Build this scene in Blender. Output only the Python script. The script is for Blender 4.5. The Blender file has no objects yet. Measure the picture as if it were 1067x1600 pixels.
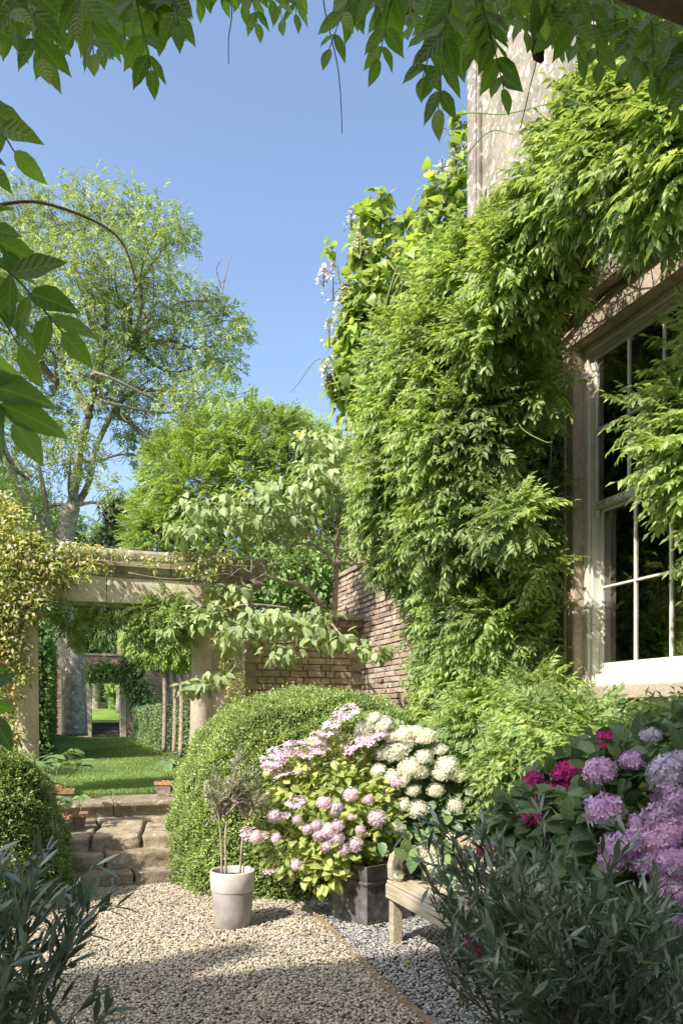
import bpy, bmesh, math, random
import numpy as np
from mathutils import Vector, Matrix, noise

rng = np.random.default_rng(11)
random.seed(11)
scene = bpy.context.scene
COL = scene.collection

# ------------------------------------------------------------------ camera
cam_d = bpy.data.cameras.new("camera")
cam = bpy.data.objects.new("camera", cam_d)
COL.objects.link(cam)
CAMZ = 1.6
cam.location = (0, 0, CAMZ)
cam.rotation_euler = (math.radians(90), 0, 0)
cam_d.sensor_width = 36
cam_d.sensor_fit = 'AUTO'
FPX = 1200.0
cam_d.lens = 36 * FPX / 1600
cam_d.shift_y = (1115 - 800) / 1600
cam_d.clip_start = 0.05
cam_d.clip_end = 2000
scene.camera = cam

# ------------------------------------------------------------------ sky and sun
SUN_EL = 44.2
HX, HY = 0.656, 0.755                      # ground direction the light travels
world = bpy.data.worlds.new("World")
scene.world = world
world.use_nodes = True
wn = world.node_tree
bgn = wn.nodes["Background"]
sky = wn.nodes.new("ShaderNodeTexSky")
sky.sky_type = 'NISHITA'
sky.sun_disc = False
sky.sun_elevation = math.radians(SUN_EL)
sky.sun_rotation = math.atan2(-HX, -HY)
sky.altitude = 60
sky.air_density = 1.0
sky.dust_density = 3.0
sky.ozone_density = 1.6
wn.links.new(sky.outputs[0], bgn.inputs[0])
bgn.inputs[1].default_value = 0.15
sun_d = bpy.data.lights.new("sun", 'SUN')
sun_d.energy = 3.35
sun_d.angle = math.radians(0.4)
sun_d.color = (1.0, 0.93, 0.82)
sun = bpy.data.objects.new("sun", sun_d)
COL.objects.link(sun)
ce, se = math.cos(math.radians(SUN_EL)), math.sin(math.radians(SUN_EL))
sun.rotation_euler = Vector((HX * ce, HY * ce, -se)).to_track_quat('-Z', 'Y').to_euler()
sun.location = (-20, -15, 25)
scene.view_settings.view_transform = 'Standard'
scene.view_settings.look = 'None'
scene.view_settings.exposure = 1.1
scene.view_settings.gamma = 1
scene.view_settings.use_curve_mapping = False
scene.cycles.max_bounces = 8
scene.cycles.transparent_max_bounces = 8

# ------------------------------------------------------------------ frames of reference
E = np.array([0.939, 0.344, 0.0])          # along the stone portal, to the right
G = np.array([-0.344, 0.939, 0.0])         # away from the camera, along the house wall
C0 = np.array([0.32, 11.27, 0.0])          # inner corner of the garden walls
UP = np.array([0.0, 0.0, 1.0])

def P(px, py, y):
    return np.array([(px - 533) / FPX * y, y, CAMZ + (1115 - py) / FPX * y])

def W(u, d, z):                            # u towards the camera along the house wall, d out from it
    return C0 - G * u - E * d + UP * z

def wallpt(px, py, d):                     # where the sight line meets the plane d in front of the wall
    r = (px - 533) / FPX
    y = (0.939 * C0[0] + 0.344 * C0[1] - d) / (0.939 * r + 0.344)
    return P(px, py, y)

# ------------------------------------------------------------------ materials
def new_mat(name):
    m = bpy.data.materials.new(name)
    m.use_nodes = True
    nt = m.node_tree
    return m, nt, nt.nodes["Principled BSDF"]

def N(nt, t, **kw):
    n = nt.nodes.new(t)
    for k, v in kw.items():
        if k.startswith('i_'):
            key = k[2:]
            n.inputs[int(key) if key.isdigit() else key].default_value = v
        else:
            setattr(n, k, v)
    return n

def ramp(nt, stops, src, interp='LINEAR'):
    r = nt.nodes.new("ShaderNodeValToRGB")
    r.color_ramp.interpolation = interp
    els = r.color_ramp.elements
    while len(els) < len(stops):
        els.new(0.5)
    for e, (p, c) in zip(els, stops):
        e.position = p
        e.color = (c[0], c[1], c[2], 1)
    nt.links.new(src, r.inputs[0])
    return r

def math_node(nt, op, a, b=None):
    n = nt.nodes.new("ShaderNodeMath")
    n.operation = op
    for i, v in enumerate((a, b)):
        if v is None:
            continue
        if isinstance(v, (int, float)):
            n.inputs[i].default_value = v
        else:
            nt.links.new(v, n.inputs[i])
    return n.outputs[0]

def mixc(nt, fac, a, b, mode='MIX'):
    n = nt.nodes.new("ShaderNodeMix")
    n.data_type = 'RGBA'
    n.blend_type = mode
    for idx, v in ((0, fac), (6, a), (7, b)):
        if isinstance(v, (int, float)):
            n.inputs[idx].default_value = v
        elif isinstance(v, tuple):
            n.inputs[idx].default_value = (v[0], v[1], v[2], 1)
        else:
            nt.links.new(v, n.inputs[idx])
    return n.outputs[2]

def bump(nt, bsdf, h, strength=0.4, dist=0.02):
    b = nt.nodes.new("ShaderNodeBump")
    b.inputs['Strength'].default_value = strength
    b.inputs['Distance'].default_value = dist
    nt.links.new(h, b.inputs['Height'])
    nt.links.new(b.outputs[0], bsdf.inputs['Normal'])

def objrandom(nt):
    gi = N(nt, "ShaderNodeNewGeometry")
    oi = N(nt, "ShaderNodeObjectInfo")
    s = math_node(nt, 'ADD', gi.outputs['Random Per Island'], oi.outputs['Random'])
    return math_node(nt, 'FRACT', s)

LB = 1.28
def leaf_mat(name, cols, trans=0.35, rough=0.42, spec=0.45, tint=(1.35, 1.25, 0.55), clump=0.9, clump_amt=0.35, veins=None, sparse=None):
    m, nt, b = new_mat(name)
    rnd = objrandom(nt)
    if cols[0][1] > cols[0][2] * 1.2 and spec > 0.21:
        cols = [(c[0] * LB * 1.02, c[1] * LB * .97, c[2] * LB + 0.20 * c[1]) for c in cols]
    stops = [(i / max(1, len(cols) - 1), c) for i, c in enumerate(cols)]
    r = ramp(nt, stops, rnd)
    geo = N(nt, "ShaderNodeNewGeometry")
    nz = N(nt, "ShaderNodeTexNoise", i_Scale=clump, i_Detail=2.0)
    nt.links.new(geo.outputs['Position'], nz.inputs['Vector'])
    br = ramp(nt, [(0.3, (1 - clump_amt,) * 3), (0.7, (1 + clump_amt, 1 + clump_amt * 0.9, 1 + clump_amt * 0.2))], nz.outputs[0])
    col = mixc(nt, 1.0, r.outputs[0], br.outputs[0], 'MULTIPLY')
    ob_i = N(nt, "ShaderNodeObjectInfo")
    orr = ramp(nt, [(0, (0.82, 0.84, 0.80)), (0.5, (1, 1, 1)), (1, (1.12, 1.08, 1.0))], ob_i.outputs['Random'])
    col = mixc(nt, 1.0, col, orr.outputs[0], 'MULTIPLY')
    if veins:
        tc = N(nt, "ShaderNodeTexCoord")
        sep = N(nt, "ShaderNodeSeparateXYZ")
        nt.links.new(tc.outputs['Object'], sep.inputs[0])
        ay = math_node(nt, 'ABSOLUTE', sep.outputs[1])
        ph = math_node(nt, 'SUBTRACT', math_node(nt, 'MULTIPLY', sep.outputs[0], veins), math_node(nt, 'MULTIPLY', ay, veins * 0.9))
        sn = math_node(nt, 'SINE', ph)
        side = math_node(nt, 'GREATER_THAN', sn, 0.93)
        mid = math_node(nt, 'LESS_THAN', ay, 0.018)
        vv = math_node(nt, 'MAXIMUM', math_node(nt, 'MULTIPLY', side, 0.55), mid)
        col = mixc(nt, math_node(nt, 'MULTIPLY', vv, 0.26), col, (cols[-1][0] * 1.8, cols[-1][1] * 1.6, cols[-1][2] * 1.4))
        bump(nt, b, sn, 0.25, 0.002)
    nt.links.new(col, b.inputs['Base Color'])
    b.inputs['Roughness'].default_value = rough
    b.inputs['Specular IOR Level'].default_value = spec
    tr = N(nt, "ShaderNodeBsdfTranslucent")
    tcol = mixc(nt, 1.0, col, tint, 'MULTIPLY')
    nt.links.new(tcol, tr.inputs[0])
    mx = N(nt, "ShaderNodeMixShader", i_0=trans)
    nt.links.new(b.outputs[0], mx.inputs[1])
    nt.links.new(tr.outputs[0], mx.inputs[2])
    nt.links.new(mx.outputs[0], nt.nodes["Material Output"].inputs[0])
    return m

def stone_mat(name, cols, scale=3.0, spots=None, rough=0.9, bstr=0.5, fine=40.0, moss=None):
    m, nt, b = new_mat(name)
    geo = N(nt, "ShaderNodeNewGeometry")
    pos = geo.outputs['Position']
    n1 = N(nt, "ShaderNodeTexNoise", i_Scale=scale, i_Detail=6.0, i_Roughness=0.65)
    nt.links.new(pos, n1.inputs['Vector'])
    stops = [(0.3 + 0.4 * i / max(1, len(cols) - 1), c) for i, c in enumerate(cols)]
    r = ramp(nt, stops, n1.outputs[0])
    rnd = objrandom(nt)
    rr = ramp(nt, [(0, (0.82, 0.82, 0.84)), (1, (1.15, 1.12, 1.06))], rnd)
    col = mixc(nt, 1.0, r.outputs[0], rr.outputs[0], 'MULTIPLY')
    n2 = N(nt, "ShaderNodeTexNoise", i_Scale=fine, i_Detail=4.0, i_Roughness=0.7)
    nt.links.new(pos, n2.inputs['Vector'])
    fr = ramp(nt, [(0.3, (0.72, 0.70, 0.68)), (0.65, (1.1, 1.1, 1.1))], n2.outputs[0])
    col = mixc(nt, 0.8, col, fr.outputs[0], 'MULTIPLY')
    if spots:
        n3 = N(nt, "ShaderNodeTexNoise", i_Scale=spots[0], i_Detail=3.0, i_Roughness=0.6, i_Distortion=0.6)
        nt.links.new(pos, n3.inputs['Vector'])
        sr = ramp(nt, [(spots[1], (0, 0, 0)), (spots[1] + 0.04, (1, 1, 1))], n3.outputs[0])
        col = mixc(nt, sr.outputs[0], col, spots[2])
    if moss:
        n4 = N(nt, "ShaderNodeTexNoise", i_Scale=moss[0], i_Detail=5.0, i_Roughness=0.7)
        nt.links.new(pos, n4.inputs['Vector'])
        mr = ramp(nt, [(moss[1], (0, 0, 0)), (moss[1] + 0.12, (1, 1, 1))], n4.outputs[0])
        col = mixc(nt, mr.outputs[0], col, moss[2])
    nt.links.new(col, b.inputs['Base Color'])
    b.inputs['Roughness'].default_value = rough
    b.inputs['Specular IOR Level'].default_value = 0.2
    ad = math_node(nt, 'ADD', math_node(nt, 'MULTIPLY', n1.outputs[0], 1.0), math_node(nt, 'MULTIPLY', n2.outputs[0], 0.6))
    bump(nt, b, ad, bstr, 0.012)
    return m

def plain(name, c, rough=0.6, spec=0.4, var=0.15, scale=12, metal=0.0, c2=None, bstr=0.15):
    m, nt, b = new_mat(name)
    geo = N(nt, "ShaderNodeNewGeometry")
    n1 = N(nt, "ShaderNodeTexNoise", i_Scale=float(scale), i_Detail=5.0, i_Roughness=0.6)
    nt.links.new(geo.outputs['Position'], n1.inputs['Vector'])
    lo = tuple(v * (1 - var) for v in c) if c2 is None else c2
    hi = tuple(min(1, v * (1 + var)) for v in c)
    r = ramp(nt, [(0.35, lo), (0.65, hi)], n1.outputs[0])
    nt.links.new(r.outputs[0], b.inputs['Base Color'])
    b.inputs['Roughness'].default_value = rough
    b.inputs['Specular IOR Level'].default_value = spec
    b.inputs['Metallic'].default_value = metal
    bump(nt, b, n1.outputs[0], bstr, 0.01)
    return m

M = {}
M['wisteria'] = leaf_mat("wisteria_leaf", [(0.10, 0.18, 0.03), (0.14, 0.24, 0.04), (0.18, 0.29, 0.055), (0.21, 0.32, 0.06), (0.25, 0.36, 0.08), (0.27, 0.38, 0.085), (0.29, 0.40, 0.10), (0.36, 0.45, 0.14), (0.33, 0.44, 0.13), (0.22, 0.33, 0.08)], trans=0.46, rough=0.42, clump=1.6, clump_amt=0.3)
M['wisteria_near'] = leaf_mat("wisteria_leaf_near", [(0.09, 0.165, 0.025), (0.13, 0.225, 0.03), (0.21, 0.31, 0.05)], trans=0.62, rough=0.4, tint=(1.5, 1.7, 0.5), clump=1.0, clump_amt=0.1, veins=42.0)
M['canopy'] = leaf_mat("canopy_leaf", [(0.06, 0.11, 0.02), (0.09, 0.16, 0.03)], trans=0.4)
M['ash'] = leaf_mat("ash_leaf", [(0.10, 0.17, 0.035), (0.17, 0.26, 0.055), (0.28, 0.37, 0.11)], trans=0.35, clump=0.35, clump_amt=0.3)
M['robinia'] = leaf_mat("robinia_leaf", [(0.13, 0.22, 0.03), (0.20, 0.32, 0.045), (0.28, 0.40, 0.08)], trans=0.42, clump=0.7, clump_amt=0.25)
M['shrub'] = leaf_mat("heart_leaf", [(0.15, 0.23, 0.07), (0.22, 0.31, 0.10), (0.30, 0.39, 0.16)], trans=0.35, rough=0.48, clump=1.0, clump_amt=0.2)
M['catalpa'] = leaf_mat("catalpa_leaf", [(0.15, 0.24, 0.035), (0.22, 0.33, 0.05), (0.32, 0.43, 0.09)], trans=0.5, clump=1.0)
M['box'] = leaf_mat("box_leaf", [(0.10, 0.17, 0.025), (0.18, 0.27, 0.04), (0.26, 0.36, 0.06), (0.36, 0.45, 0.11)], trans=0.3, rough=0.34, clump=2.2, clump_amt=0.22)
M['hedge'] = leaf_mat("hedge_leaf", [(0.08, 0.14, 0.04), (0.13, 0.21, 0.06), (0.20, 0.28, 0.10)], trans=0.25, clump=0.8)
M['dark_tree'] = leaf_mat("dark_tree_leaf", [(0.03, 0.055, 0.02), (0.05, 0.085, 0.025), (0.08, 0.12, 0.04)], trans=0.2)
M['far_tree'] = leaf_mat("far_tree_leaf", [(0.07, 0.13, 0.03), (0.11, 0.20, 0.04), (0.16, 0.26, 0.06)], trans=0.35, clump=0.3)
M['climber'] = leaf_mat("climber_leaf", [(0.12, 0.19, 0.04), (0.20, 0.29, 0.06), (0.30, 0.36, 0.10), (0.42, 0.36, 0.17)], trans=0.35, clump=1.6)
M['olive'] = leaf_mat("olive_leaf", [(0.20, 0.24, 0.12), (0.30, 0.34, 0.19), (0.46, 0.48, 0.36)], trans=0.2, rough=0.4)
M['oleander'] = leaf_mat("oleander_leaf", [(0.065, 0.11, 0.05), (0.095, 0.15, 0.07), (0.135, 0.195, 0.10), (0.26, 0.31, 0.20)], trans=0.15, rough=0.26, spec=0.8, clump=3.0, clump_amt=0.2)
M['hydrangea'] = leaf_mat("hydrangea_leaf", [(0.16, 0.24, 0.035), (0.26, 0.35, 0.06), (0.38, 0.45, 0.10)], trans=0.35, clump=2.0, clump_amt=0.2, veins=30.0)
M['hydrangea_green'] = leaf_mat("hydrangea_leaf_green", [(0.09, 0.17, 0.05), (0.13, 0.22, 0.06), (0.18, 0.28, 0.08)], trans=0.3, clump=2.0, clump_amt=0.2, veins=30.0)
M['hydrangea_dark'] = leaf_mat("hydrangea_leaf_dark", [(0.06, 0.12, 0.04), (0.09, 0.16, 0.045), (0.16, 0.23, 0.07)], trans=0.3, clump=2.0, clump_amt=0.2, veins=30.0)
M['grass'] = leaf_mat("grass_blade", [(0.09, 0.18, 0.02), (0.16, 0.28, 0.04), (0.28, 0.38, 0.09)], trans=0.35, clump=1.0, clump_amt=0.3)

def petal_mat(name, cols, trans=0.3):
    return leaf_mat(name, cols, trans=trans, rough=0.6, spec=0.2, tint=(1.1, 1.0, 1.1), clump=25.0, clump_amt=0.08)
M['pink'] = petal_mat("pink_petal", [(0.68, 0.50, 0.62), (0.77, 0.62, 0.72), (0.84, 0.77, 0.82)])
M['lace'] = petal_mat("lacecap_petal", [(0.66, 0.46, 0.62), (0.76, 0.58, 0.72), (0.84, 0.72, 0.80)])
M['white'] = petal_mat("white_petal", [(0.62, 0.64, 0.46), (0.76, 0.76, 0.62), (0.84, 0.83, 0.74)], 0.2)
M['lilac'] = petal_mat("lilac_petal", [(0.60, 0.36, 0.62), (0.72, 0.48, 0.72), (0.82, 0.66, 0.82)])
M['pale'] = petal_mat("pale_lilac_petal", [(0.60, 0.54, 0.72), (0.72, 0.64, 0.80), (0.82, 0.78, 0.82)])
M['magenta'] = petal_mat("magenta_petal", [(0.40, 0.02, 0.16), (0.60, 0.04, 0.28), (0.72, 0.10, 0.42)])
M['blossom'] = petal_mat("blossom_petal", [(0.62, 0.58, 0.68), (0.80, 0.78, 0.82)], 0.2)
M['climber_flower'] = petal_mat("climber_flower_petal", [(0.80, 0.74, 0.66), (0.84, 0.80, 0.74), (0.80, 0.52, 0.50)], 0.2)

M['bark'] = stone_mat("ash_bark", [(0.12, 0.105, 0.08), (0.24, 0.215, 0.17), (0.36, 0.33, 0.28)], scale=4, spots=(5.0, 0.62, (0.55, 0.56, 0.50)), bstr=0.9, fine=18)
M['twig'] = plain("twig_bark", (0.30, 0.24, 0.17), 0.8, 0.2, 0.3, 20)
M['grey_branch'] = plain("grey_branch_bark", (0.36, 0.30, 0.23), 0.8, 0.2, 0.3, 14)
M['dark_twig'] = plain("dark_twig_bark", (0.10, 0.07, 0.045), 0.8, 0.2, 0.3, 20)
M['green_stem'] = plain("green_stem", (0.16, 0.22, 0.06), 0.6, 0.3, 0.2, 20)
M['red_stem'] = plain("red_brown_stem", (0.30, 0.16, 0.08), 0.6, 0.3, 0.2, 20)
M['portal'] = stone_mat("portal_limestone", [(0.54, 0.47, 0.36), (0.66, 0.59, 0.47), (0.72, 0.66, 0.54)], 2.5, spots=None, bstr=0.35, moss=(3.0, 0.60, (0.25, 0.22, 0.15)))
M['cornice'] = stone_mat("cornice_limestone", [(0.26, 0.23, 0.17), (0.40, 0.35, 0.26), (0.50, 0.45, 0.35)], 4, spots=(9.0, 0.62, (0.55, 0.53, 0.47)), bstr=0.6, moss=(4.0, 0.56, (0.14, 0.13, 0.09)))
M['steps'] = stone_mat("step_stone", [(0.19, 0.155, 0.105), (0.32, 0.27, 0.195), (0.44, 0.39, 0.30)], 5, spots=(8.0, 0.62, (0.48, 0.46, 0.41)), bstr=1.6, moss=(3.5, 0.55, (0.13, 0.12, 0.07)), fine=30)
M['housestone'] = stone_mat("house_stone", [(0.17, 0.15, 0.13), (0.29, 0.265, 0.23), (0.37, 0.34, 0.30)], 3.2, spots=(11.0, 0.57, (0.56, 0.54, 0.50)), bstr=0.7, fine=26)
M['surround'] = stone_mat("window_surround_stone", [(0.34, 0.28, 0.21), (0.46, 0.39, 0.31), (0.52, 0.46, 0.38)], 2.5, spots=(30.0, 0.68, (0.55, 0.52, 0.46)), bstr=0.45)
M['lowwall'] = stone_mat("low_wall_stone", [(0.28, 0.23, 0.14), (0.40, 0.33, 0.20), (0.48, 0.42, 0.29)], 6, spots=(12, 0.66, (0.42, 0.38, 0.31)), bstr=0.8)
M['mortar'] = stone_mat("lime_mortar", [(0.34, 0.31, 0.26), (0.46, 0.42, 0.35)], 5, bstr=0.8)
M['timber'] = stone_mat("weathered_timber", [(0.24, 0.18, 0.11), (0.36, 0.28, 0.18)], 8, bstr=0.5)
M['whitepaint'] = plain("white_paint", (0.74, 0.72, 0.66), 0.45, 0.4, 0.05, 6, c2=(0.66, 0.62, 0.52), bstr=0.05)
M['peeling'] = plain("peeling_paint", (0.62, 0.60, 0.54), 0.7, 0.3, 0.1, 35, c2=(0.24, 0.22, 0.19))
M['pot'] = plain("pale_pot_clay", (0.60, 0.55, 0.50), 0.75, 0.2, 0.06, 9, c2=(0.50, 0.455, 0.41), bstr=0.3)
M['potdark'] = plain("warm_grey_pot_clay", (0.40, 0.36, 0.345), 0.8, 0.2, 0.08, 7, c2=(0.30, 0.265, 0.25), bstr=0.35)
M['lead'] = plain("lead_sheet", (0.19, 0.185, 0.19), 0.6, 0.4, 0.25, 9, metal=0.1, c2=(0.06, 0.055, 0.05), bstr=0.4)  # darker blotches also carry the dappled shade falling on the planters
M['terracotta'] = plain("terracotta", (0.42, 0.24, 0.14), 0.85, 0.15, 0.2, 20)
M['potgrey'] = plain("limed_terracotta", (0.24, 0.22, 0.20), 0.85, 0.15, 0.2, 20, c2=(0.16, 0.11, 0.08))
M['soil'] = plain("potting_soil", (0.05, 0.035, 0.025), 0.95, 0.1, 0.4, 60, bstr=0.8)
M['shadedstone'] = plain("shaded_step_stone", (0.10, 0.09, 0.08), 0.9, 0.1, 0.3, 9)  # shade of the far doorway is put into this stone colour
M['curtain'] = plain("brown_shutter_wood", (0.26, 0.15, 0.08), 0.6, 0.3, 0.2, 6)
M['interior'] = plain("dark_room_plaster", (0.26, 0.24, 0.21), 0.8, 0.1, 0.2, 3)
M['seedpod'] = plain("dried_seed_pod", (0.09, 0.055, 0.035), 0.8, 0.2, 0.4, 80)
M['iron'] = plain("black_iron", (0.02, 0.02, 0.02), 0.5, 0.3, 0.2, 9)

def bench_mat():
    m, nt, b = new_mat("bench_oak")
    tc = N(nt, "ShaderNodeTexCoord")
    mp = N(nt, "ShaderNodeMapping")
    mp.inputs['Scale'].default_value = (40, 2.5, 40)
    nt.links.new(tc.outputs['Object'], mp.inputs[0])
    n1 = N(nt, "ShaderNodeTexNoise", i_Scale=1.0, i_Detail=6.0, i_Roughness=0.7)
    nt.links.new(mp.outputs[0], n1.inputs['Vector'])
    r = ramp(nt, [(0.3, (0.24, 0.19, 0.125)), (0.5, (0.40, 0.34, 0.24)), (0.7, (0.52, 0.47, 0.37))], n1.outputs[0])
    nt.links.new(r.outputs[0], b.inputs['Base Color'])
    b.inputs['Roughness'].default_value = 0.8
    bump(nt, b, n1.outputs[0], 0.5, 0.004)
    return m
M['bench'] = bench_mat()

def brick_piece_mat():
    m, nt, b = new_mat("old_red_brick")
    rnd = objrandom(nt)
    r = ramp(nt, [(0, (0.26, 0.19, 0.15)), (0.3, (0.37, 0.28, 0.22)), (0.6, (0.43, 0.33, 0.26)), (0.85, (0.46, 0.38, 0.31)), (1, (0.46, 0.42, 0.37))], rnd)
    geo = N(nt, "ShaderNodeNewGeometry")
    n1 = N(nt, "ShaderNodeTexNoise", i_Scale=30.0, i_Detail=5.0, i_Roughness=0.7)
    nt.links.new(geo.outputs['Position'], n1.inputs['Vector'])
    fr = ramp(nt, [(0.3, (0.65, 0.65, 0.65)), (0.7, (1.25, 1.25, 1.25))], n1.outputs[0])
    col = mixc(nt, 1.0, r.outputs[0], fr.outputs[0], 'MULTIPLY')
    n2 = N(nt, "ShaderNodeTexNoise", i_Scale=5.0, i_Detail=5.0, i_Roughness=0.7)
    nt.links.new(geo.outputs['Position'], n2.inputs['Vector'])
    lr = ramp(nt, [(0.58, (0, 0, 0)), (0.66, (1, 1, 1))], n2.outputs[0])
    col = mixc(nt, math_node(nt, 'MULTIPLY', lr.outputs[0], 0.6), col, (0.46, 0.42, 0.36))
    nt.links.new(col, b.inputs['Base Color'])
    b.inputs['Roughness'].default_value = 0.9
    bump(nt, b, n1.outputs[0], 0.6, 0.01)
    return m
M['brick'] = brick_piece_mat()

def far_brick_mat():
    m, nt, b = new_mat("far_brickwork")
    tc = N(nt, "ShaderNodeTexCoord")
    mp = N(nt, "ShaderNodeMapping")
    mp.inputs['Rotation'].default_value = (math.radians(90), 0, 0)
    nt.links.new(tc.outputs['Object'], mp.inputs[0])
    bt = N(nt, "ShaderNodeTexBrick")
    bt.inputs['Color1'].default_value = (0.33, 0.19, 0.14, 1)
    bt.inputs['Color2'].default_value = (0.22, 0.12, 0.09, 1)
    bt.inputs['Mortar'].default_value = (0.34, 0.29, 0.24, 1)
    bt.inputs['Scale'].default_value = 1.0
    bt.inputs['Brick Width'].default_value = 0.32
    bt.inputs['Row Height'].default_value = 0.12
    bt.inputs['Mortar Size'].default_value = 0.012
    nt.links.new(mp.outputs[0], bt.inputs['Vector'])
    n2 = N(nt, "ShaderNodeTexNoise", i_Scale=1.6, i_Detail=6.0, i_Roughness=0.7)
    nt.links.new(tc.outputs['Object'], n2.inputs['Vector'])
    fr = ramp(nt, [(0.3, (0.6, 0.6, 0.6)), (0.7, (1.4, 1.35, 1.3))], n2.outputs[0])
    col = mixc(nt, 1.0, bt.outputs[0], fr.outputs[0], 'MULTIPLY')
    nt.links.new(col, b.inputs['Base Color'])
    b.inputs['Roughness'].default_value = 0.95
    return m
M['farbrick'] = far_brick_mat()

def pebble_mat(name, cols):
    m, nt, b = new_mat(name)
    oi = N(nt, "ShaderNodeObjectInfo")
    stops = [(i / (len(cols) - 1), c) for i, c in enumerate(cols)]
    r = ramp(nt, stops, oi.outputs['Random'])
    geo = N(nt, "ShaderNodeNewGeometry")
    n1 = N(nt, "ShaderNodeTexNoise", i_Scale=1.6, i_Detail=3.0)
    nt.links.new(geo.outputs['Position'], n1.inputs['Vector'])
    fr = ramp(nt, [(0.35, (0.85, 0.85, 0.86)), (0.65, (1.12, 1.10, 1.04))], n1.outputs[0])
    col = mixc(nt, 1.0, r.outputs[0], fr.outputs[0], 'MULTIPLY')
    nt.links.new(col, b.inputs['Base Color'])
    b.inputs['Roughness'].default_value = 0.85
    b.inputs['Specular IOR Level'].default_value = 0.25
    return m
M['pebble'] = pebble_mat("warm_pebble", [(0.17, 0.13, 0.09), (0.40, 0.33, 0.23), (0.50, 0.43, 0.31), (0.57, 0.52, 0.43), (0.33, 0.30, 0.26), (0.66, 0.63, 0.56)])
M['pebble_grey'] = pebble_mat("grey_pebble", [(0.16, 0.16, 0.16), (0.27, 0.265, 0.26), (0.38, 0.365, 0.35), (0.46, 0.445, 0.43), (0.30, 0.29, 0.28), (0.55, 0.54, 0.52)])
M['gravelbase'] = plain("gravel_bed", (0.14, 0.11, 0.075), 0.95, 0.1, 0.35, 70, bstr=0.8)
M['gravelbase_grey'] = plain("grey_gravel_bed", (0.09, 0.085, 0.08), 0.95, 0.1, 0.35, 70, bstr=0.8)
M['lawn'] = plain("lawn_turf", (0.10, 0.18, 0.03), 0.95, 0.1, 0.3, 3, c2=(0.06, 0.12, 0.02), bstr=0.6)
M['field'] = plain("far_grass", (0.16, 0.25, 0.05), 0.95, 0.1, 0.25, 0.6, bstr=0.3)
M['earth'] = plain("garden_earth", (0.09, 0.065, 0.04), 0.95, 0.1, 0.3, 20, bstr=0.8)

def glass_mat():
    m, nt, b = new_mat("window_glass")
    out = nt.nodes["Material Output"]
    gl = N(nt, "ShaderNodeBsdfGlossy", i_Roughness=0.01)
    gl.inputs[0].default_value = (0.9, 0.92, 0.92, 1)
    tr = N(nt, "ShaderNodeBsdfTransparent")
    tr.inputs[0].default_value = (0.85, 0.88, 0.87, 1)
    fr = N(nt, "ShaderNodeFresnel", i_IOR=3.6)
    tcn = N(nt, "ShaderNodeNewGeometry")
    nz = N(nt, "ShaderNodeTexNoise", i_Scale=3.0, i_Detail=1.0)
    nt.links.new(tcn.outputs['Position'], nz.inputs['Vector'])
    bp = N(nt, "ShaderNodeBump", i_Strength=0.12, i_Distance=0.02)
    nt.links.new(nz.outputs[0], bp.inputs['Height'])
    nt.links.new(bp.outputs[0], gl.inputs['Normal'])
    mx = N(nt, "ShaderNodeMixShader")
    nt.links.new(fr.outputs[0], mx.inputs[0])
    nt.links.new(tr.outputs[0], mx.inputs[1])
    nt.links.new(gl.outputs[0], mx.inputs[2])
    nt.links.new(mx.outputs[0], out.inputs[0])
    return m
M['glass'] = glass_mat()

# ------------------------------------------------------------------ mesh helpers
def link(o, parent=None):
    COL.objects.link(o)
    if parent is not None:
        o.parent = parent
    return o

def thing(name, label, cat, loc=(0, 0, 0), group=None):
    o = bpy.data.objects.new(name, None)
    o.empty_display_size = 0.1
    COL.objects.link(o)
    o.location = tuple(float(v) for v in loc)
    o['label'] = label
    o['category'] = cat
    if group:
        o['group'] = group
    return o

def tag(o, label, cat, group=None):
    o['label'] = label
    o['category'] = cat
    if group:
        o['group'] = group
    return o

def mesh_np(name, V, F, mat, smooth=False):
    """fast mesh from numpy: V (n,3), F (m,k)"""
    me = bpy.data.meshes.new(name)
    V = np.ascontiguousarray(V, dtype=np.float32)
    F = np.ascontiguousarray(F, dtype=np.int32)
    k = F.shape[1]
    me.vertices.add(len(V))
    me.vertices.foreach_set("co", V.ravel())
    me.loops.add(F.size)
    me.loops.foreach_set("vertex_index", F.ravel())
    me.polygons.add(len(F))
    me.polygons.foreach_set("loop_start", np.arange(0, F.size, k, dtype=np.int32))
    if smooth:
        me.polygons.foreach_set("use_smooth", np.ones(len(F), dtype=bool))
    me.update(calc_edges=True)
    me.materials.append(mat)
    return me

def obj_from(name, me, parent=None, base=None, kind=None):
    o = bpy.data.objects.new(name, me)
    link(o, parent)
    if kind:
        o['kind'] = kind
    return o

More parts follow.
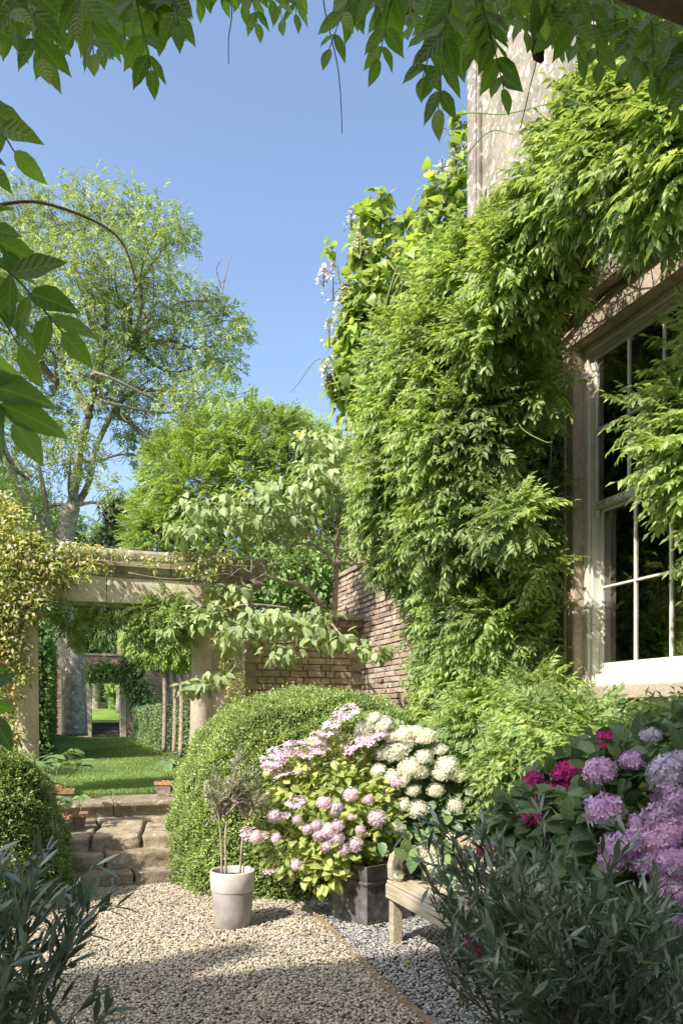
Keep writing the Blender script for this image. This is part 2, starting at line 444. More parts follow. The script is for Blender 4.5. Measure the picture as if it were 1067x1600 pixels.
class MB:
    """collects tubes and blocks, all coordinates in world space"""
    def __init__(s):
        s.V = []; s.F = []
    def add(s, verts, faces):
        n = len(s.V)
        s.V.extend([tuple(float(c) for c in v) for v in verts])
        s.F.extend([tuple(i + n for i in f) for f in faces])
    def tube(s, pts, r0, r1=None, sides=6, closed=True):
        r1 = r0 if r1 is None else r1
        pts = [np.asarray(p, float) for p in pts]
        n = len(pts)
        rings = []
        for i, p in enumerate(pts):
            t = pts[min(i + 1, n - 1)] - pts[max(i - 1, 0)]
            t = t / (np.linalg.norm(t) + 1e-9)
            ref = np.array([0, 0, 1.0]) if abs(t[2]) < 0.9 else np.array([1.0, 0, 0])
            a = np.cross(t, ref); a /= np.linalg.norm(a) + 1e-9
            b = np.cross(t, a)
            if isinstance(r0, (list, tuple)):
                r = r0[i]
            else:
                r = r0 + (r1 - r0) * i / max(1, n - 1)
            rings.append([p + r * (math.cos(2 * math.pi * k / sides) * a + math.sin(2 * math.pi * k / sides) * b) for k in range(sides)])
        verts = [v for rg in rings for v in rg]
        faces = []
        for i in range(n - 1):
            for k in range(sides):
                k2 = (k + 1) % sides
                faces.append((i * sides + k, i * sides + k2, (i + 1) * sides + k2, (i + 1) * sides + k))
        if closed:
            faces.append(tuple(range(sides))[::-1])
            faces.append(tuple((n - 1) * sides + k for k in range(sides)))
        s.add(verts, faces)
    def box(s, o, ax, ay, az):
        o, ax, ay, az = [np.asarray(v, float) for v in (o, ax, ay, az)]
        v = [o, o + ax, o + ax + ay, o + ay, o + az, o + ax + az, o + ax + ay + az, o + ay + az]
        s.add(v, [(0, 3, 2, 1), (4, 5, 6, 7), (0, 1, 5, 4), (1, 2, 6, 5), (2, 3, 7, 6), (3, 0, 4, 7)])
    def build(s, name, mat, parent=None, smooth=False, bevel=0.0, kind=None, segs=1):
        base = np.array(parent.matrix_basis.translation) if parent is not None else np.zeros(3)
        if parent is not None and parent.parent is not None:
            base = base + np.array(parent.parent.matrix_basis.translation)
        me = bpy.data.meshes.new(name)
        me.from_pydata([tuple(np.array(v) - base) for v in s.V], [], s.F)
        me.update()
        bm = bmesh.new(); bm.from_mesh(me)
        bmesh.ops.recalc_face_normals(bm, faces=bm.faces)
        if bevel > 0:
            bmesh.ops.bevel(bm, geom=bm.edges[:], offset=bevel, segments=segs, affect='EDGES', profile=0.6)
        bm.to_mesh(me); bm.free()
        if smooth:
            for p in me.polygons:
                p.use_smooth = True
        me.materials.append(mat)
        return obj_from(name, me, parent, kind=kind)

def curve(pts, n=6):
    pts = [np.asarray(p, float) for p in pts]
    out = []
    for i in range(len(pts) - 1):
        p0 = pts[max(i - 1, 0)]; p1 = pts[i]; p2 = pts[i + 1]; p3 = pts[min(i + 2, len(pts) - 1)]
        for k in range(n):
            t = k / n
            out.append(0.5 * ((2 * p1) + (-p0 + p2) * t + (2 * p0 - 5 * p1 + 4 * p2 - p3) * t * t + (-p0 + 3 * p1 - 3 * p2 + p3) * t ** 3))
    out.append(pts[-1])
    return out

def rough_block(name, o, ax, ay, az, mat, parent, cuts=5, bev=0.03, jit=0.012, nscale=3.0, sag=0.0):
    """a worn stone: a bevelled box, cut fine and pushed about by noise"""
    o, ax, ay, az = [np.asarray(v, float) for v in (o, ax, ay, az)]
    lx, ly, lz = [np.linalg.norm(v) for v in (ax, ay, az)]
    ux, uy, uz = ax / lx, ay / ly, az / lz
    bm = bmesh.new()
    bmesh.ops.create_cube(bm, size=1.0)
    for v in bm.verts:
        v.co = Vector(((v.co.x + .5) * lx, (v.co.y + .5) * ly, (v.co.z + .5) * lz))
    bmesh.ops.bevel(bm, geom=bm.edges[:], offset=bev, segments=2, affect='EDGES', profile=0.6)
    long_edges = [e for e in bm.edges if e.calc_length() > 0.12]
    if cuts > 0 and long_edges:
        bmesh.ops.subdivide_edges(bm, edges=long_edges, cuts=cuts, use_grid_fill=True)
    base = np.array(parent.matrix_basis.translation) if parent is not None else np.zeros(3)
    for v in bm.verts:
        c = v.co
        w = o + ux * c.x + uy * c.y + uz * c.z
        q = Vector(w) * nscale
        nv = noise.noise_vector(q) + 0.5 * noise.noise_vector(q * 2.7)
        w = w + np.array(nv) * jit
        if sag:
            t = c.x / lx
            w[2] -= sag * math.sin(math.pi * t) * (c.z / lz)
        v.co = Vector(w - base)
    bmesh.ops.recalc_face_normals(bm, faces=bm.faces)
    me = bpy.data.meshes.new(name)
    bm.to_mesh(me); bm.free()
    for p in me.polygons:
        p.use_smooth = True
    me.materials.append(mat)
    return obj_from(name, me, parent)

def profile_extrude(name, prof, origin, dirx, out, length, mat, parent, bevel=0.0, smooth=False):
    """prof: list of (out, up); swept along dirx"""
    mb = MB()
    n = len(prof)
    v = []
    for s in (0, length):
        for a, b in prof:
            v.append(np.asarray(origin) + np.asarray(dirx) * s + np.asarray(out) * a + UP * b)
    f = [(i, (i + 1) % n, n + (i + 1) % n, n + i) for i in range(n)]
    f.append(tuple(range(n))[::-1]); f.append(tuple(range(n, 2 * n)))
    mb.add(v, f)
    return mb.build(name, mat, parent, smooth=smooth, bevel=bevel)

# ------------------------------------------------------------------ leaf templates (leaf along +X, face +Z)
def leaf2(L=1, Wd=0.4, fold=0.1, at=0.45):
    V = np.array([[0, 0, 0], [at * L, Wd / 2, fold * Wd], [L, 0, -0.08 * L], [at * L, -Wd / 2, fold * Wd]])
    return V, np.array([[0, 2, 1], [0, 3, 2]])

def leaf8(L=1, Wd=0.4, fold=0.2, curl=0.12, prof=((0.0, 0.0), (0.18, 0.7), (0.45, 1.0), (0.75, 0.62), (1.0, 0.0)), wave=0.0):
    V = []; F = []
    m = len(prof)
    for i, (t, w) in enumerate(prof):
        z = -curl * L * t * t
        wv = wave * Wd * (1 if i % 2 else -1)
        V.append([t * L, 0, z])
        V.append([t * L - 0.0 * L, w * Wd / 2, z + fold * w * Wd / 2 + wv])
        V.append([t * L - 0.0 * L, -w * Wd / 2, z + fold * w * Wd / 2 - wv])
    for i in range(m - 1):
        a, b = 3 * i, 3 * (i + 1)
        if prof[i][1] == 0:
            F += [[a, b, b + 1], [a, b + 2, b]]
        elif prof[i + 1][1] == 0:
            F += [[a, b, a + 1], [a, a + 2, b]]
        else:
            F += [[a, b, b + 1], [a, b + 1, a + 1], [a, b + 2, b], [a, a + 2, b + 2]]
    return np.array(V, float), np.array(F)

HEART = ((0.0, 0.0), (-0.06, 0.55), (0.12, 0.95), (0.35, 1.0), (0.65, 0.62), (1.0, 0.0))
OVAL = ((0.0, 0.0), (0.2, 0.75), (0.45, 1.0), (0.75, 0.7), (1.0, 0.0))
NARROW = ((0.0, 0.0), (0.25, 0.75), (0.5, 1.0), (0.8, 0.6), (1.0, 0.0))

def rot_to(V, d, n):
    d = d / np.linalg.norm(d)
    y = np.cross(n, d); y /= np.linalg.norm(y) + 1e-9
    z = np.cross(d, y)
    return V @ np.array([d, y, z])

def compound(pairs=5, L=1.0, ll=0.32, lw=0.11, droop=0.5, splay=50, tilt=0.3, simple=True, seed=0, stalk=True):
    r = random.Random(seed)
    V = []; F = []; n = 0
    pts = []
    for i in range(pairs + 1):
        t = 0.25 + 0.75 * i / pairs
        pts.append(np.array([t * L * (1 - 0.15 * droop * t), 0, -droop * L * t * t * 0.6]))
    for i in range(pairs + 1):
        t = 0.25 + 0.75 * i / pairs
        tang = np.array([1, 0, -droop * 1.2 * t]); tang /= np.linalg.norm(tang)
        sides = (0,) if i == pairs else (1, -1)
        sc = (0.75 + 0.35 * math.sin(math.pi * min(1, t * 0.9)))
        for s in sides:
            a = math.radians(splay + r.uniform(-12, 12)) * s
            d = tang * math.cos(a) + np.array([0, 1, 0]) * math.sin(a) + np.array([0, 0, -tilt * r.uniform(0.3, 1.4)]) * abs(s)
            nn = np.array([r.uniform(-.25, .25), -s * r.uniform(-.1, .4), 1.0])
            lv, lf = (leaf2(ll * sc, lw * sc, 0.25) if simple else leaf8(ll * sc, lw * sc, 0.25, 0.15))
            lv = rot_to(lv, d, nn) + pts[i]
            V.append(lv); F.append(lf + n); n += len(lv)
    if stalk:
        w = 0.006 * L / 0.3 * 0.3
        q = np.array([[0, w, 0], [0, -w, 0], [pts[-1][0] * .55, -w, -droop * L * .6 * .3], [pts[-1][0] * .55, w, -droop * L * .6 * .3]])
        V.append(q); F.append(np.array([[0, 1, 2], [0, 2, 3]]) + n); n += 4
        q = np.array([q[3], q[2], pts[-1] + [0, -w, 0], pts[-1] + [0, w, 0]])
        V.append(q); F.append(np.array([[0, 1, 2], [0, 2, 3]]) + n); n += 4
    return np.vstack(V), np.vstack(F)

def basis(d, n):
    d = d / (np.linalg.norm(d, axis=1, keepdims=True) + 1e-9)
    y = np.cross(n, d)
    y = y / (np.linalg.norm(y, axis=1, keepdims=True) + 1e-9)
    z = np.cross(d, y)
    return np.stack([d, y, z], axis=1)            # rows are the local axes

def cloud_arrays(templates, pos, d, n, sc):
    R = basis(d, n)
    which = rng.integers(0, len(templates), len(pos))
    VV = []; FF = []; off = 0
    for k, (tv, tf) in enumerate(templates):
        idx = np.where(which == k)[0]
        if len(idx) == 0:
            continue
        v = np.einsum('vj,njk->nvk', tv, R[idx]) * sc[idx, None, None] + pos[idx, None, :]
        f = tf[None] + (np.arange(len(idx)) * len(tv))[:, None, None] + off
        VV.append(v.reshape(-1, 3)); FF.append(f.reshape(-1, 3))
        off += len(idx) * len(tv)
    return np.vstack(VV), np.vstack(FF)

_tmesh = {}
def leaves(parent, templates, pos, d, n, sc, mat, nparts=0, part='leaf', mass='foliage', key=None, smooth=False):
    """the nparts leaves that show largest become objects, the rest one mesh"""
    pos = np.asarray(pos, float); d = np.asarray(d, float); n = np.asarray(n, float); sc = np.asarray(sc, float)
    base = np.array(parent.matrix_basis.translation)
    order = np.arange(len(pos))
    if nparts > 0:
        key = key or (parent.name + part)
        if key not in _tmesh:
            _tmesh[key] = [mesh_np(part, tv, tf, mat, smooth) for tv, tf in templates]
        dist = np.maximum(pos[:, 1], 0.3)
        px = 533 + FPX * pos[:, 0] / dist; py = 1115 - FPX * (pos[:, 2] - CAMZ) / dist
        vis = (px > -20) & (px < 1090) & (py > -20) & (py < 1620)
        size = np.where(vis, 1.0, 0.01) * sc / dist
        order = np.argsort(-size)
        R = basis(d, n)
        for i in order[:nparts]:
            o = bpy.data.objects.new(part, random.choice(_tmesh[key]))
            mt = Matrix([list(R[i][0]) , list(R[i][1]), list(R[i][2])]).transposed().to_4x4()
            mt = Matrix.Translation(Vector(pos[i] - base)) @ mt @ Matrix.Scale(float(sc[i]), 4)
            link(o, parent)
            o.matrix_basis = mt
        order = order[nparts:]
    if len(order):
        V, F = cloud_arrays(templates, pos[order], d[order], n[order], sc[order])
        me = mesh_np(mass, V - base, F, mat, smooth)
        return obj_from(mass, me, parent, kind='stuff')

def unit(v):
    return v / (np.linalg.norm(v, axis=-1, keepdims=True) + 1e-9)

def fill_blobs(blobs, count, shell=0.35, cull=0.75, noise_amt=0.12, axes=None, facing=None):
    """blobs: list of (centre, (ra, rb, rc)); points near the skins of the union. axes: rows of the blob frame"""
    A = np.eye(3) if axes is None else np.array(axes)
    C = np.array([b[0] for b in blobs]); Rr = np.array([b[1] for b in blobs])
    wgt = (Rr[:, 0] * Rr[:, 1] + Rr[:, 1] * Rr[:, 2] + Rr[:, 0] * Rr[:, 2])
    wgt /= wgt.sum()
    Pn = []; Nn = []
    need = count; guard = 0
    while need > 0 and guard < 30:
        guard += 1
        k = rng.choice(len(blobs), need * 2, p=wgt)
        v = unit(rng.normal(size=(need * 2, 3)))
        rad = 1 - shell * rng.random(need * 2) ** 1.6 + rng.normal(size=need * 2) * noise_amt * 0.5
        loc = v * Rr[k] * rad[:, None]
        pts = C[k] + loc @ A
        nor = unit((v / Rr[k]) @ A)
        keep = np.ones(len(pts), bool)
        for j in range(len(blobs)):
            q = ((pts - C[j]) @ A.T) / Rr[j]
            keep &= (np.sum(q * q, axis=1) > cull * cull) | (k == j)
        if facing is not None:
            keep &= (nor @ facing[0]) > facing[1]
        Pn.append(pts[keep]); Nn.append(nor[keep]); need -= int(keep.sum())
    Pn = np.vstack(Pn)[:count]; Nn = np.vstack(Nn)[:count]
    return Pn, Nn

SUNV = np.array([-HX * ce, -HY * ce, se])      # leaves turn their faces to the light
def shrub_dirs(nor, droop=0.4, jitter=0.6, out=1.0):
    r = rng.normal(size=nor.shape) * jitter
    d = nor * out + r
    d[:, 2] -= droop
    n = nor * 0.45 + np.array([0, 0, 0.6]) + SUNV * 0.95 + rng.normal(size=nor.shape) * 0.38
    return unit(d), unit(n)

# ================================================================== THE GROUND
def plane(name, corners, mat, kind='structure', sub=0):
    me = bpy.data.meshes.new(name)
    me.from_pydata([tuple(map(float, c)) for c in corners], [], [tuple(range(len(corners)))])
    me.materials.append(mat)
    o = obj_from(name, me)
    o['kind'] = kind
    return o

plane('ground', [(-400, -300, -0.03), (400, -300, -0.03), (400, 600, -0.03), (-400, 600, -0.03)], M['field'])
S0 = np.array([-2.10, 7.08, 0.0])             # middle of the lowest step
def ST(a, b, z):                              # frame of the steps
    return S0 + E * a + G * b + UP * z

EDGE = [(-0.60, 6.9), (-0.34, 6.4), (-0.16, 5.91), (0.11, 4.99), (0.28, 4.41), (0.45, 3.96), (0.72, 3.2), (1.05, 2.2), (1.7, 0.5), (2.4, -1.5)]
def edge_x(y):
    ys = [e[1] for e in EDGE][::-1]; xs = [e[0] for e in EDGE][::-1]
    return np.interp(y, ys, xs)
left = [(-7, -3), (2.4, -3)] + EDGE[::-1] + [(-1.0, 9.5), (-7, 8.0)]
plane('gravel_path', [(x, y, -0.012) for x, y in left], M['gravelbase'])
right = [EDGE[0], (-1.0, 9.5), (0.3, 11.3), tuple(W(0, 0, 0)[:2]), tuple(W(15.5, 0, 0)[:2]), (2.4, -3)] + EDGE[::-1][:-1]
plane('gravel_bed', [(x, y, -0.016) for x, y in right], M['gravelbase_grey'])

def pebble_group():
    ng = bpy.data.node_groups.new("pebbles", 'GeometryNodeTree')
    ng.interface.new_socket("Geometry", in_out='INPUT', socket_type='NodeSocketGeometry')
    ng.interface.new_socket("Geometry", in_out='OUTPUT', socket_type='NodeSocketGeometry')
    ng.interface.new_socket("Material", in_out='INPUT', socket_type='NodeSocketMaterial')
    gi = ng.nodes.new("NodeGroupInput"); go = ng.nodes.new("NodeGroupOutput")
    ico = ng.nodes.new("GeometryNodeMeshIcoSphere"); ico.inputs['Radius'].default_value = 1; ico.inputs['Subdivisions'].default_value = 1
    sm = ng.nodes.new("GeometryNodeSetMaterial")
    inst = ng.nodes.new("GeometryNodeInstanceOnPoints")
    rv = ng.nodes.new("FunctionNodeRandomValue"); rv.data_type = 'FLOAT_VECTOR'
    rv.inputs[0].default_value = (-0.35, -0.35, 0); rv.inputs[1].default_value = (0.35, 0.35, 6.28)
    rs = ng.nodes.new("FunctionNodeRandomValue"); rs.data_type = 'FLOAT_VECTOR'
    rs.inputs[0].default_value = (0.0065, 0.0045, 0.0035); rs.inputs[1].default_value = (0.0155, 0.0105, 0.0075)
    rs.inputs['Seed'].default_value = 4
    L = ng.links.new
    L(gi.outputs[0], inst.inputs['Points']); L(ico.outputs[0], sm.inputs[0]); L(gi.outputs[1], sm.inputs['Material'])
    L(sm.outputs[0], inst.inputs['Instance']); L(rv.outputs[0], inst.inputs['Rotation']); L(rs.outputs[0], inst.inputs['Scale'])
    L(inst.outputs[0], go.inputs[0])
    return ng
PG = pebble_group()

def pebbles(name, n, side, mat, label):
    y = rng.uniform(3.7, 7.6, n * 3) if side < 0 else rng.uniform(3.4, 7.2, n * 3)
    r = rng.uniform(-0.46, 0.40, n * 3)
    wgt = y / 7.6
    keep = rng.random(n * 3) < wgt
    y = y[keep]; x = r[keep] * y
    ex = edge_x(y)
    k2 = (x < ex - 0.015) if side < 0 else (x > ex + 0.035) & (x < 2.3)
    x = x[k2][:n]; y = y[k2][:n]
    z = rng.uniform(-0.008, 0.014, len(x)) + 0.008 * np.sin(x * 3.1 + 1) * np.cos(y * 2.3)
    if side < 0:
        ys_ = rng.uniform(3.8, 6.4, 70); xs_ = edge_x(ys_) + rng.normal(size=70) * .025
        x = np.concatenate([x, xs_]); y = np.concatenate([y, ys_]); z = np.concatenate([z, np.where(abs(xs_ - edge_x(ys_)) < .02, .032, .012)])
    me = bpy.data.meshes.new(name)
    me.vertices.add(len(x))
    me.vertices.foreach_set("co", np.stack([x, y, z], 1).astype(np.float32).ravel())
    o = obj_from(name, me)
    o['kind'] = 'stuff'; o['label'] = label; o['category'] = 'gravel'
    md = o.modifiers.new("pebbles", 'NODES'); md.node_group = PG
    for it in PG.interface.items_tree:
        if it.name == "Material" and it.in_out == 'INPUT':
            md[it.identifier] = mat
    return o
pebbles('path_gravel', 66000, -1, M['pebble'], 'warm beige gravel of the path in front of the stone steps')
pebbles('bed_gravel', 36000, 1, M['pebble_grey'], 'greyer gravel under the bench and the lead planter')

# timber edging
ed = thing('timber_edging', 'thin weathered timber edging between the warm path gravel and the grey gravel', 'edging', (EDGE[3][0], EDGE[3][1], 0))
for (i0, i1) in ((1, 4), (4, 7), (7, 9)):
    mb = MB()
    pts = curve([(EDGE[i][0], EDGE[i][1], 0) for i in range(i0, i1 + 1)], 4)
    vs = []; fs = []
    for i, p in enumerate(pts):
        t = pts[min(i + 1, len(pts) - 1)] - pts[max(i - 1, 0)]; t /= np.linalg.norm(t)
        s = np.array([t[1], -t[0], 0]) * 0.018
        h = 0.026 + 0.003 * math.sin(i * 1.7)
        vs += [p - s - UP * .05, p + s - UP * .05, p + s + UP * h, p - s + UP * h]
    n = len(pts)
    for i in range(n - 1):
        for k in range(4):
            fs.append((4 * i + k, 4 * i + (k + 1) % 4, 4 * i + 4 + (k + 1) % 4, 4 * i + 4 + k))
    fs += [(0, 1, 2, 3), tuple(4 * (n - 1) + k for k in range(4))]
    mb.add(vs, fs)
    mb.build('board', M['timber'], ed)

# ------------------------------------------------------------------ stone steps
steps = thing('stone_steps', 'worn stone garden steps with a cracked landing leading up to the lawn', 'steps', S0)
def slab(name, a0, a1, b0, b1, z0, z1, bev=0.035, jit=0.012, cuts=9, sag=0.0, skew=0.0):
    o = ST(a0, b0, z0)
    return rough_block(name, o, E * (a1 - a0), G * (b1 - b0) + E * skew, UP * (z1 - z0), M['steps'], steps, cuts=cuts, bev=bev * .42, jit=jit * .95, sag=sag, nscale=8.0)
slab('step_stone', -1.05, 0.18, 0.0, 0.5, -0.05, 0.118, 0.035, 0.018)
slab('step_stone', 0.20, 1.15, -0.015, 0.5, -0.05, 0.122, 0.04, 0.018)
slab('step_stone', -1.15, -0.075, 0.23, 0.8, 0.10, 0.262, 0.035, 0.015)
slab('step_stone', -0.055, 1.15, 0.22, 0.8, 0.10, 0.272, 0.045, 0.02)
# landing stones
slab('landing_stone', -1.15, -0.20, 0.43, 1.25, 0.22, 0.395, 0.05, 0.022, skew=0.10)
slab('landing_stone', -0.17, 0.27, 0.41, 1.55, 0.22, 0.402, 0.06, 0.022, skew=0.16)
slab('landing_stone', 0.30, 0.85, 0.44, 1.35, 0.22, 0.398, 0.055, 0.024, skew=0.14)
slab('landing_stone', 0.87, 1.30, 0.42, 1.35, 0.22, 0.396, 0.045, 0.02, skew=0.14)
slab('landing_stone', -1.15, -0.08, 1.28, 2.1, 0.22, 0.392, 0.03, 0.012)
slab('landing_stone', -0.05, 0.65, 1.58, 2.1, 0.22, 0.394, 0.03, 0.012)
slab('landing_stone', 0.55, 1.45, 1.38, 2.1, 0.22, 0.390, 0.03, 0.012)
# top riser with a moulded nosing
rise = [(0.0, 0.36), (0.0, 0.455), (0.012, 0.475), (0.02, 0.50), (0.05, 0.505), (0.065, 0.53), (0.06, 0.565), (0.04, 0.58), (-0.72, 0.585), (-0.72, 0.36)]
for a0, a1 in ((-1.4, 0.12), (0.128, 1.9)):
    profile_extrude('coping_stone', rise, ST(a0, 1.93, 0), E, -G, a1 - a0, M['steps'], steps, bevel=0.004)

# small weeds on the landing
# ------------------------------------------------------------------ upper garden
LZ = 0.60
lawn_c = [ST(-9, 2.55, LZ), ST(12, 2.55, LZ), ST(12, 28.5, LZ), ST(-9, 28.5, LZ)]
me = bpy.data.meshes.new('lawn')
nx, ny = 60, 70
xs = np.linspace(-9, 12, nx); ys = np.linspace(2.5, 28.5, ny)
XX, YY = np.meshgrid(xs, ys)
def lawn_h(a, b):
    m = np.exp(-(((a + 1.6) / 1.6) ** 2 + ((b - 24.6) / 2.6) ** 2)) * 0.30
    return LZ - 0.03 + m + 0.02 * np.sin(a * 1.3 + 2) * np.sin(b * 0.9)
ZZ = lawn_h(XX, YY)
V = S0[None] + XX.reshape(-1, 1) * E + YY.reshape(-1, 1) * G + ZZ.reshape(-1, 1) * UP
idx = np.arange(nx * ny).reshape(ny, nx)
F = np.stack([idx[:-1, :-1], idx[:-1, 1:], idx[1:, 1:], idx[1:, :-1]], -1).reshape(-1, 4)
o = obj_from('lawn', mesh_np('lawn', V, F, M['lawn'], True)); o['kind'] = 'structure'
# retaining face either side of the steps
mb = MB(); mb.box(ST(-9, 2.0, -0.1), E * 7.55, G * 0.5, UP * 0.66); mb.box(ST(1.95, 2.0, -0.1), E * 4.0, G * 0.5, UP * 0.66)
o = mb.build('terrace_edge', M['steps']); o['kind'] = 'structure'

# grass blades
def grass(name, n, b0, b1, hmin, hmax, wid, label):
    b = b0 + (b1 - b0) * rng.random(n) ** 1.3
    # only what the opening shows
    y = 7.08 + b * 0.939
    x_lo = -0.40 * y - 0.4; x_hi = -0.17 * y + 0.4
    xx = x_lo + (x_hi - x_lo) * rng.random(n)
    a = (xx - S0[0]) * E[0] + ((y - S0[1])) * E[1]
    p = S0[None] + a[:, None] * E + b[:, None] * G
    p[:, 2] = lawn_h(a, b) - 0.005
    ang = rng.random(n) * 6.28
    h = rng.uniform(hmin, hmax, n) * (1 + 0.5 * (b < 2.9) * rng.random(n))
    side = np.stack([np.cos(ang), np.sin(ang), 0 * ang], 1) * (wid * (0.6 + 0.8 * rng.random(n)))[:, None]
    lean = np.stack([np.cos(ang + 1.3), np.sin(ang + 1.3), 0 * ang], 1) * (h * rng.uniform(0.1, 0.9, n))[:, None]
    v = np.stack([p - side, p + side, p + lean + UP[None] * h[:, None]], 1).reshape(-1, 3)
    f = np.arange(3 * n).reshape(n, 3)
    o = obj_from(name, mesh_np(name, v, f, M['grass']), kind='stuff')
    o['label'] = label; o['category'] = 'grass'
grass('lawn_grass', 130000, 2.55, 12, 0.03, 0.06, 0.0045, 'mown green lawn grass seen through the stone portal')
grass('lawn_grass', 60000, 10, 26, 0.03, 0.07, 0.010, 'farther mown lawn around the foot of the big tree')

# ================================================================== THE PORTAL
Q0 = np.array([-3.97, 9.70, 0.0])
def PT(t, f, z):                               # t along, f towards the camera
    return Q0 + E * t - G * f + UP * z
portal = thing('stone_portal', 'limestone portal with two round columns, flat lintel and heavy moulded cornice', 'portal', PT(1.1, 0, LZ))
def column(t):
    prof = [(0.60, 0.205), (0.70, 0.205), (0.705, 0.19), (0.74, 0.195), (0.77, 0.185), (0.80, 0.165), (1.0, 0.158), (1.22, 0.157), (1.225, 0.150), (1.235, 0.157), (2.3, 0.146), (2.84, 0.140), (2.85, 0.158), (2.88, 0.160), (2.90, 0.145), (2.93, 0.150), (2.96, 0.175), (3.02, 0.185)]
    mb = MB()
    c = PT(t, 0, 0); S = 28
    vs = []; fs = []
    for z, r in prof:
        for k in range(S):
            a = 2 * math.pi * k / S
            rr = r * .94 + 0.003 * math.sin(z * 9 + k * 0.9)
            vs.append((c[0] + rr * math.cos(a), c[1] + rr * math.sin(a), z))
    for i in range(len(prof) - 1):
        for k in range(S):
            fs.append((i * S + k, i * S + (k + 1) % S, (i + 1) * S + (k + 1) % S, (i + 1) * S + k))
    mb.add(vs, fs)
    ob = mb.build('column', M['portal'], portal, smooth=True)
    return ob
column(0.0); column(2.204)
def pblock(name, t0, t1, f0, f1, z0, z1, mat='portal', bev=0.01, jit=0.004, cuts=4):
    return rough_block(name, PT(t0, f1, z0), E * (t1 - t0), G * (f1 - f0), UP * (z1 - z0), M[mat], portal, cuts=cuts, bev=bev, jit=jit)
pblock('pilaster', 2.33, 2.80, -0.36, 0.06, 0.58, 1.20)
pblock('pilaster', 2.335, 2.795, -0.36, 0.055, 1.206, 2.20)
pblock('pilaster', 2.335, 2.795, -0.36, 0.055, 2.206, 3.02)
pblock('pilaster', -0.60, -0.17, -0.36, 0.055, 0.58, 1.9)
pblock('pilaster', -0.60, -0.17, -0.36, 0.055, 1.906, 3.02)
pblock('lintel', -1.5, 0.95, -0.22, 0.20, 3.025, 3.36, jit=0.006)
pblock('lintel', 0.956, 2.33, -0.22, 0.20, 3.025, 3.36, jit=0.006)
pblock('lintel', 2.336, 2.86, -0.30, 0.21, 3.03, 3.36, jit=0.004)
cor = [(-0.25, 3.362), (0.22, 3.362), (0.225, 3.40), (0.25, 3.415), (0.262, 3.45), (0.27, 3.47), (0.29, 3.485), (0.292, 3.56), (0.305, 3.58), (0.315, 3.62), (0.315, 3.66), (0.29, 3.70), (-0.25, 3.74)]
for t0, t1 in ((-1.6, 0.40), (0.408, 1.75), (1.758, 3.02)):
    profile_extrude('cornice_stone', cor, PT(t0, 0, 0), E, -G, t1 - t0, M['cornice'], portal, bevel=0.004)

# ================================================================== BRICK WALLS
def brick_variants(name, l, h, dd, mat, n=5, jit=0.004):
    out = []
    for k in range(n):
        r = random.Random(k + 77)
        bm = bmesh.new(); bmesh.ops.create_cube(bm, size=1.0)
        for v in bm.verts:
            v.co = Vector((v.co.x * l, v.co.y * dd, v.co.z * h))
        bmesh.ops.bevel(bm, geom=[e for e in bm.edges if all(v.co.y < 0 for v in e.verts)], offset=0.006, segments=1, affect='EDGES')
        for v in bm.verts:
            v.co += Vector((r.uniform(-jit, jit), r.uniform(-jit, jit), r.uniform(-jit, jit)))
        me = bpy.data.meshes.new(name); bm.to_mesh(me); bm.free()
        me.materials.append(mat)
        out.append(me)
    return out

def lay_bricks(parent, o, along, outn, length, height, bl, bh, joint, mats, nparts, see, part='brick'):
    """o: lower start; bricks face outn. see(p): weight for the parts"""
    base = np.array(parent.matrix_basis.translation)
    dd = 0.10
    var = brick_variants(part, bl - joint, bh - joint, dd, mats)
    half = brick_variants(part, bl / 2 - joint, bh - joint, dd, mats, 3)
    rot = Matrix([list(along), list(-outn), [0, 0, 1]]).transposed().to_4x4()
    items = []
    rows = int(height / bh)
    for r in range(rows):
        x = 0.0; z = (r + 0.5) * bh
        flem = r % 2
        k = 0
        if flem: x = -bl * 0.25
        while x < length:
            hf = (k % 3 == 2)
            w = bl / 2 if hf else bl
            c = x + w / 2
            if c - w / 2 > -0.01 and c + w / 2 < length + 0.02:
                p = o + along * c + UP * (z + random.uniform(-.003, .003)) + outn * (random.uniform(-0.008, 0.006) - dd / 2)
                items.append((p, hf))
            x += w; k += 1
    sc = [see(it[0]) for it in items]
    order = sorted(range(len(items)), key=lambda i: -sc[i])
    for i in order[:nparts]:
        p, hf = items[i]
        ob = bpy.data.objects.new(part, random.choice(half if hf else var))
        link(ob, parent)
        ob.matrix_basis = Matrix.Translation(Vector(p - base)) @ rot @ Matrix.Rotation(random.uniform(-.02, .02), 4, 'Y')
    rest = order[nparts:]
    if rest:
        vs = []; fs = []; n = 0
        R = np.array(rot.to_3x3())
        for i in rest:
            p, hf = items[i]
            me = random.choice(half if hf else var)
            co = np.array([v.co[:] for v in me.vertices])
            vs.append(co @ R.T + p - base)
            fs += [tuple(j + n for j in poly.vertices) for poly in me.polygons]
            n += len(co)
        me = bpy.data.meshes.new('brickwork'); me.from_pydata(np.vstack(vs).tolist(), [], fs)
        me.materials.append(mats)
        obj_from('brickwork', me, parent, kind='stuff')

def see_px(x0, y0, x1, y1):
    def f(p):
        y = max(p[1], .1); px = 533 + FPX * p[0] / y; py = 1115 - FPX * (p[2] - CAMZ) / y
        inside = (x0 < px < x1) and (y0 < py < y1)
        return (10 if inside else 0) + 1 / y
    return f

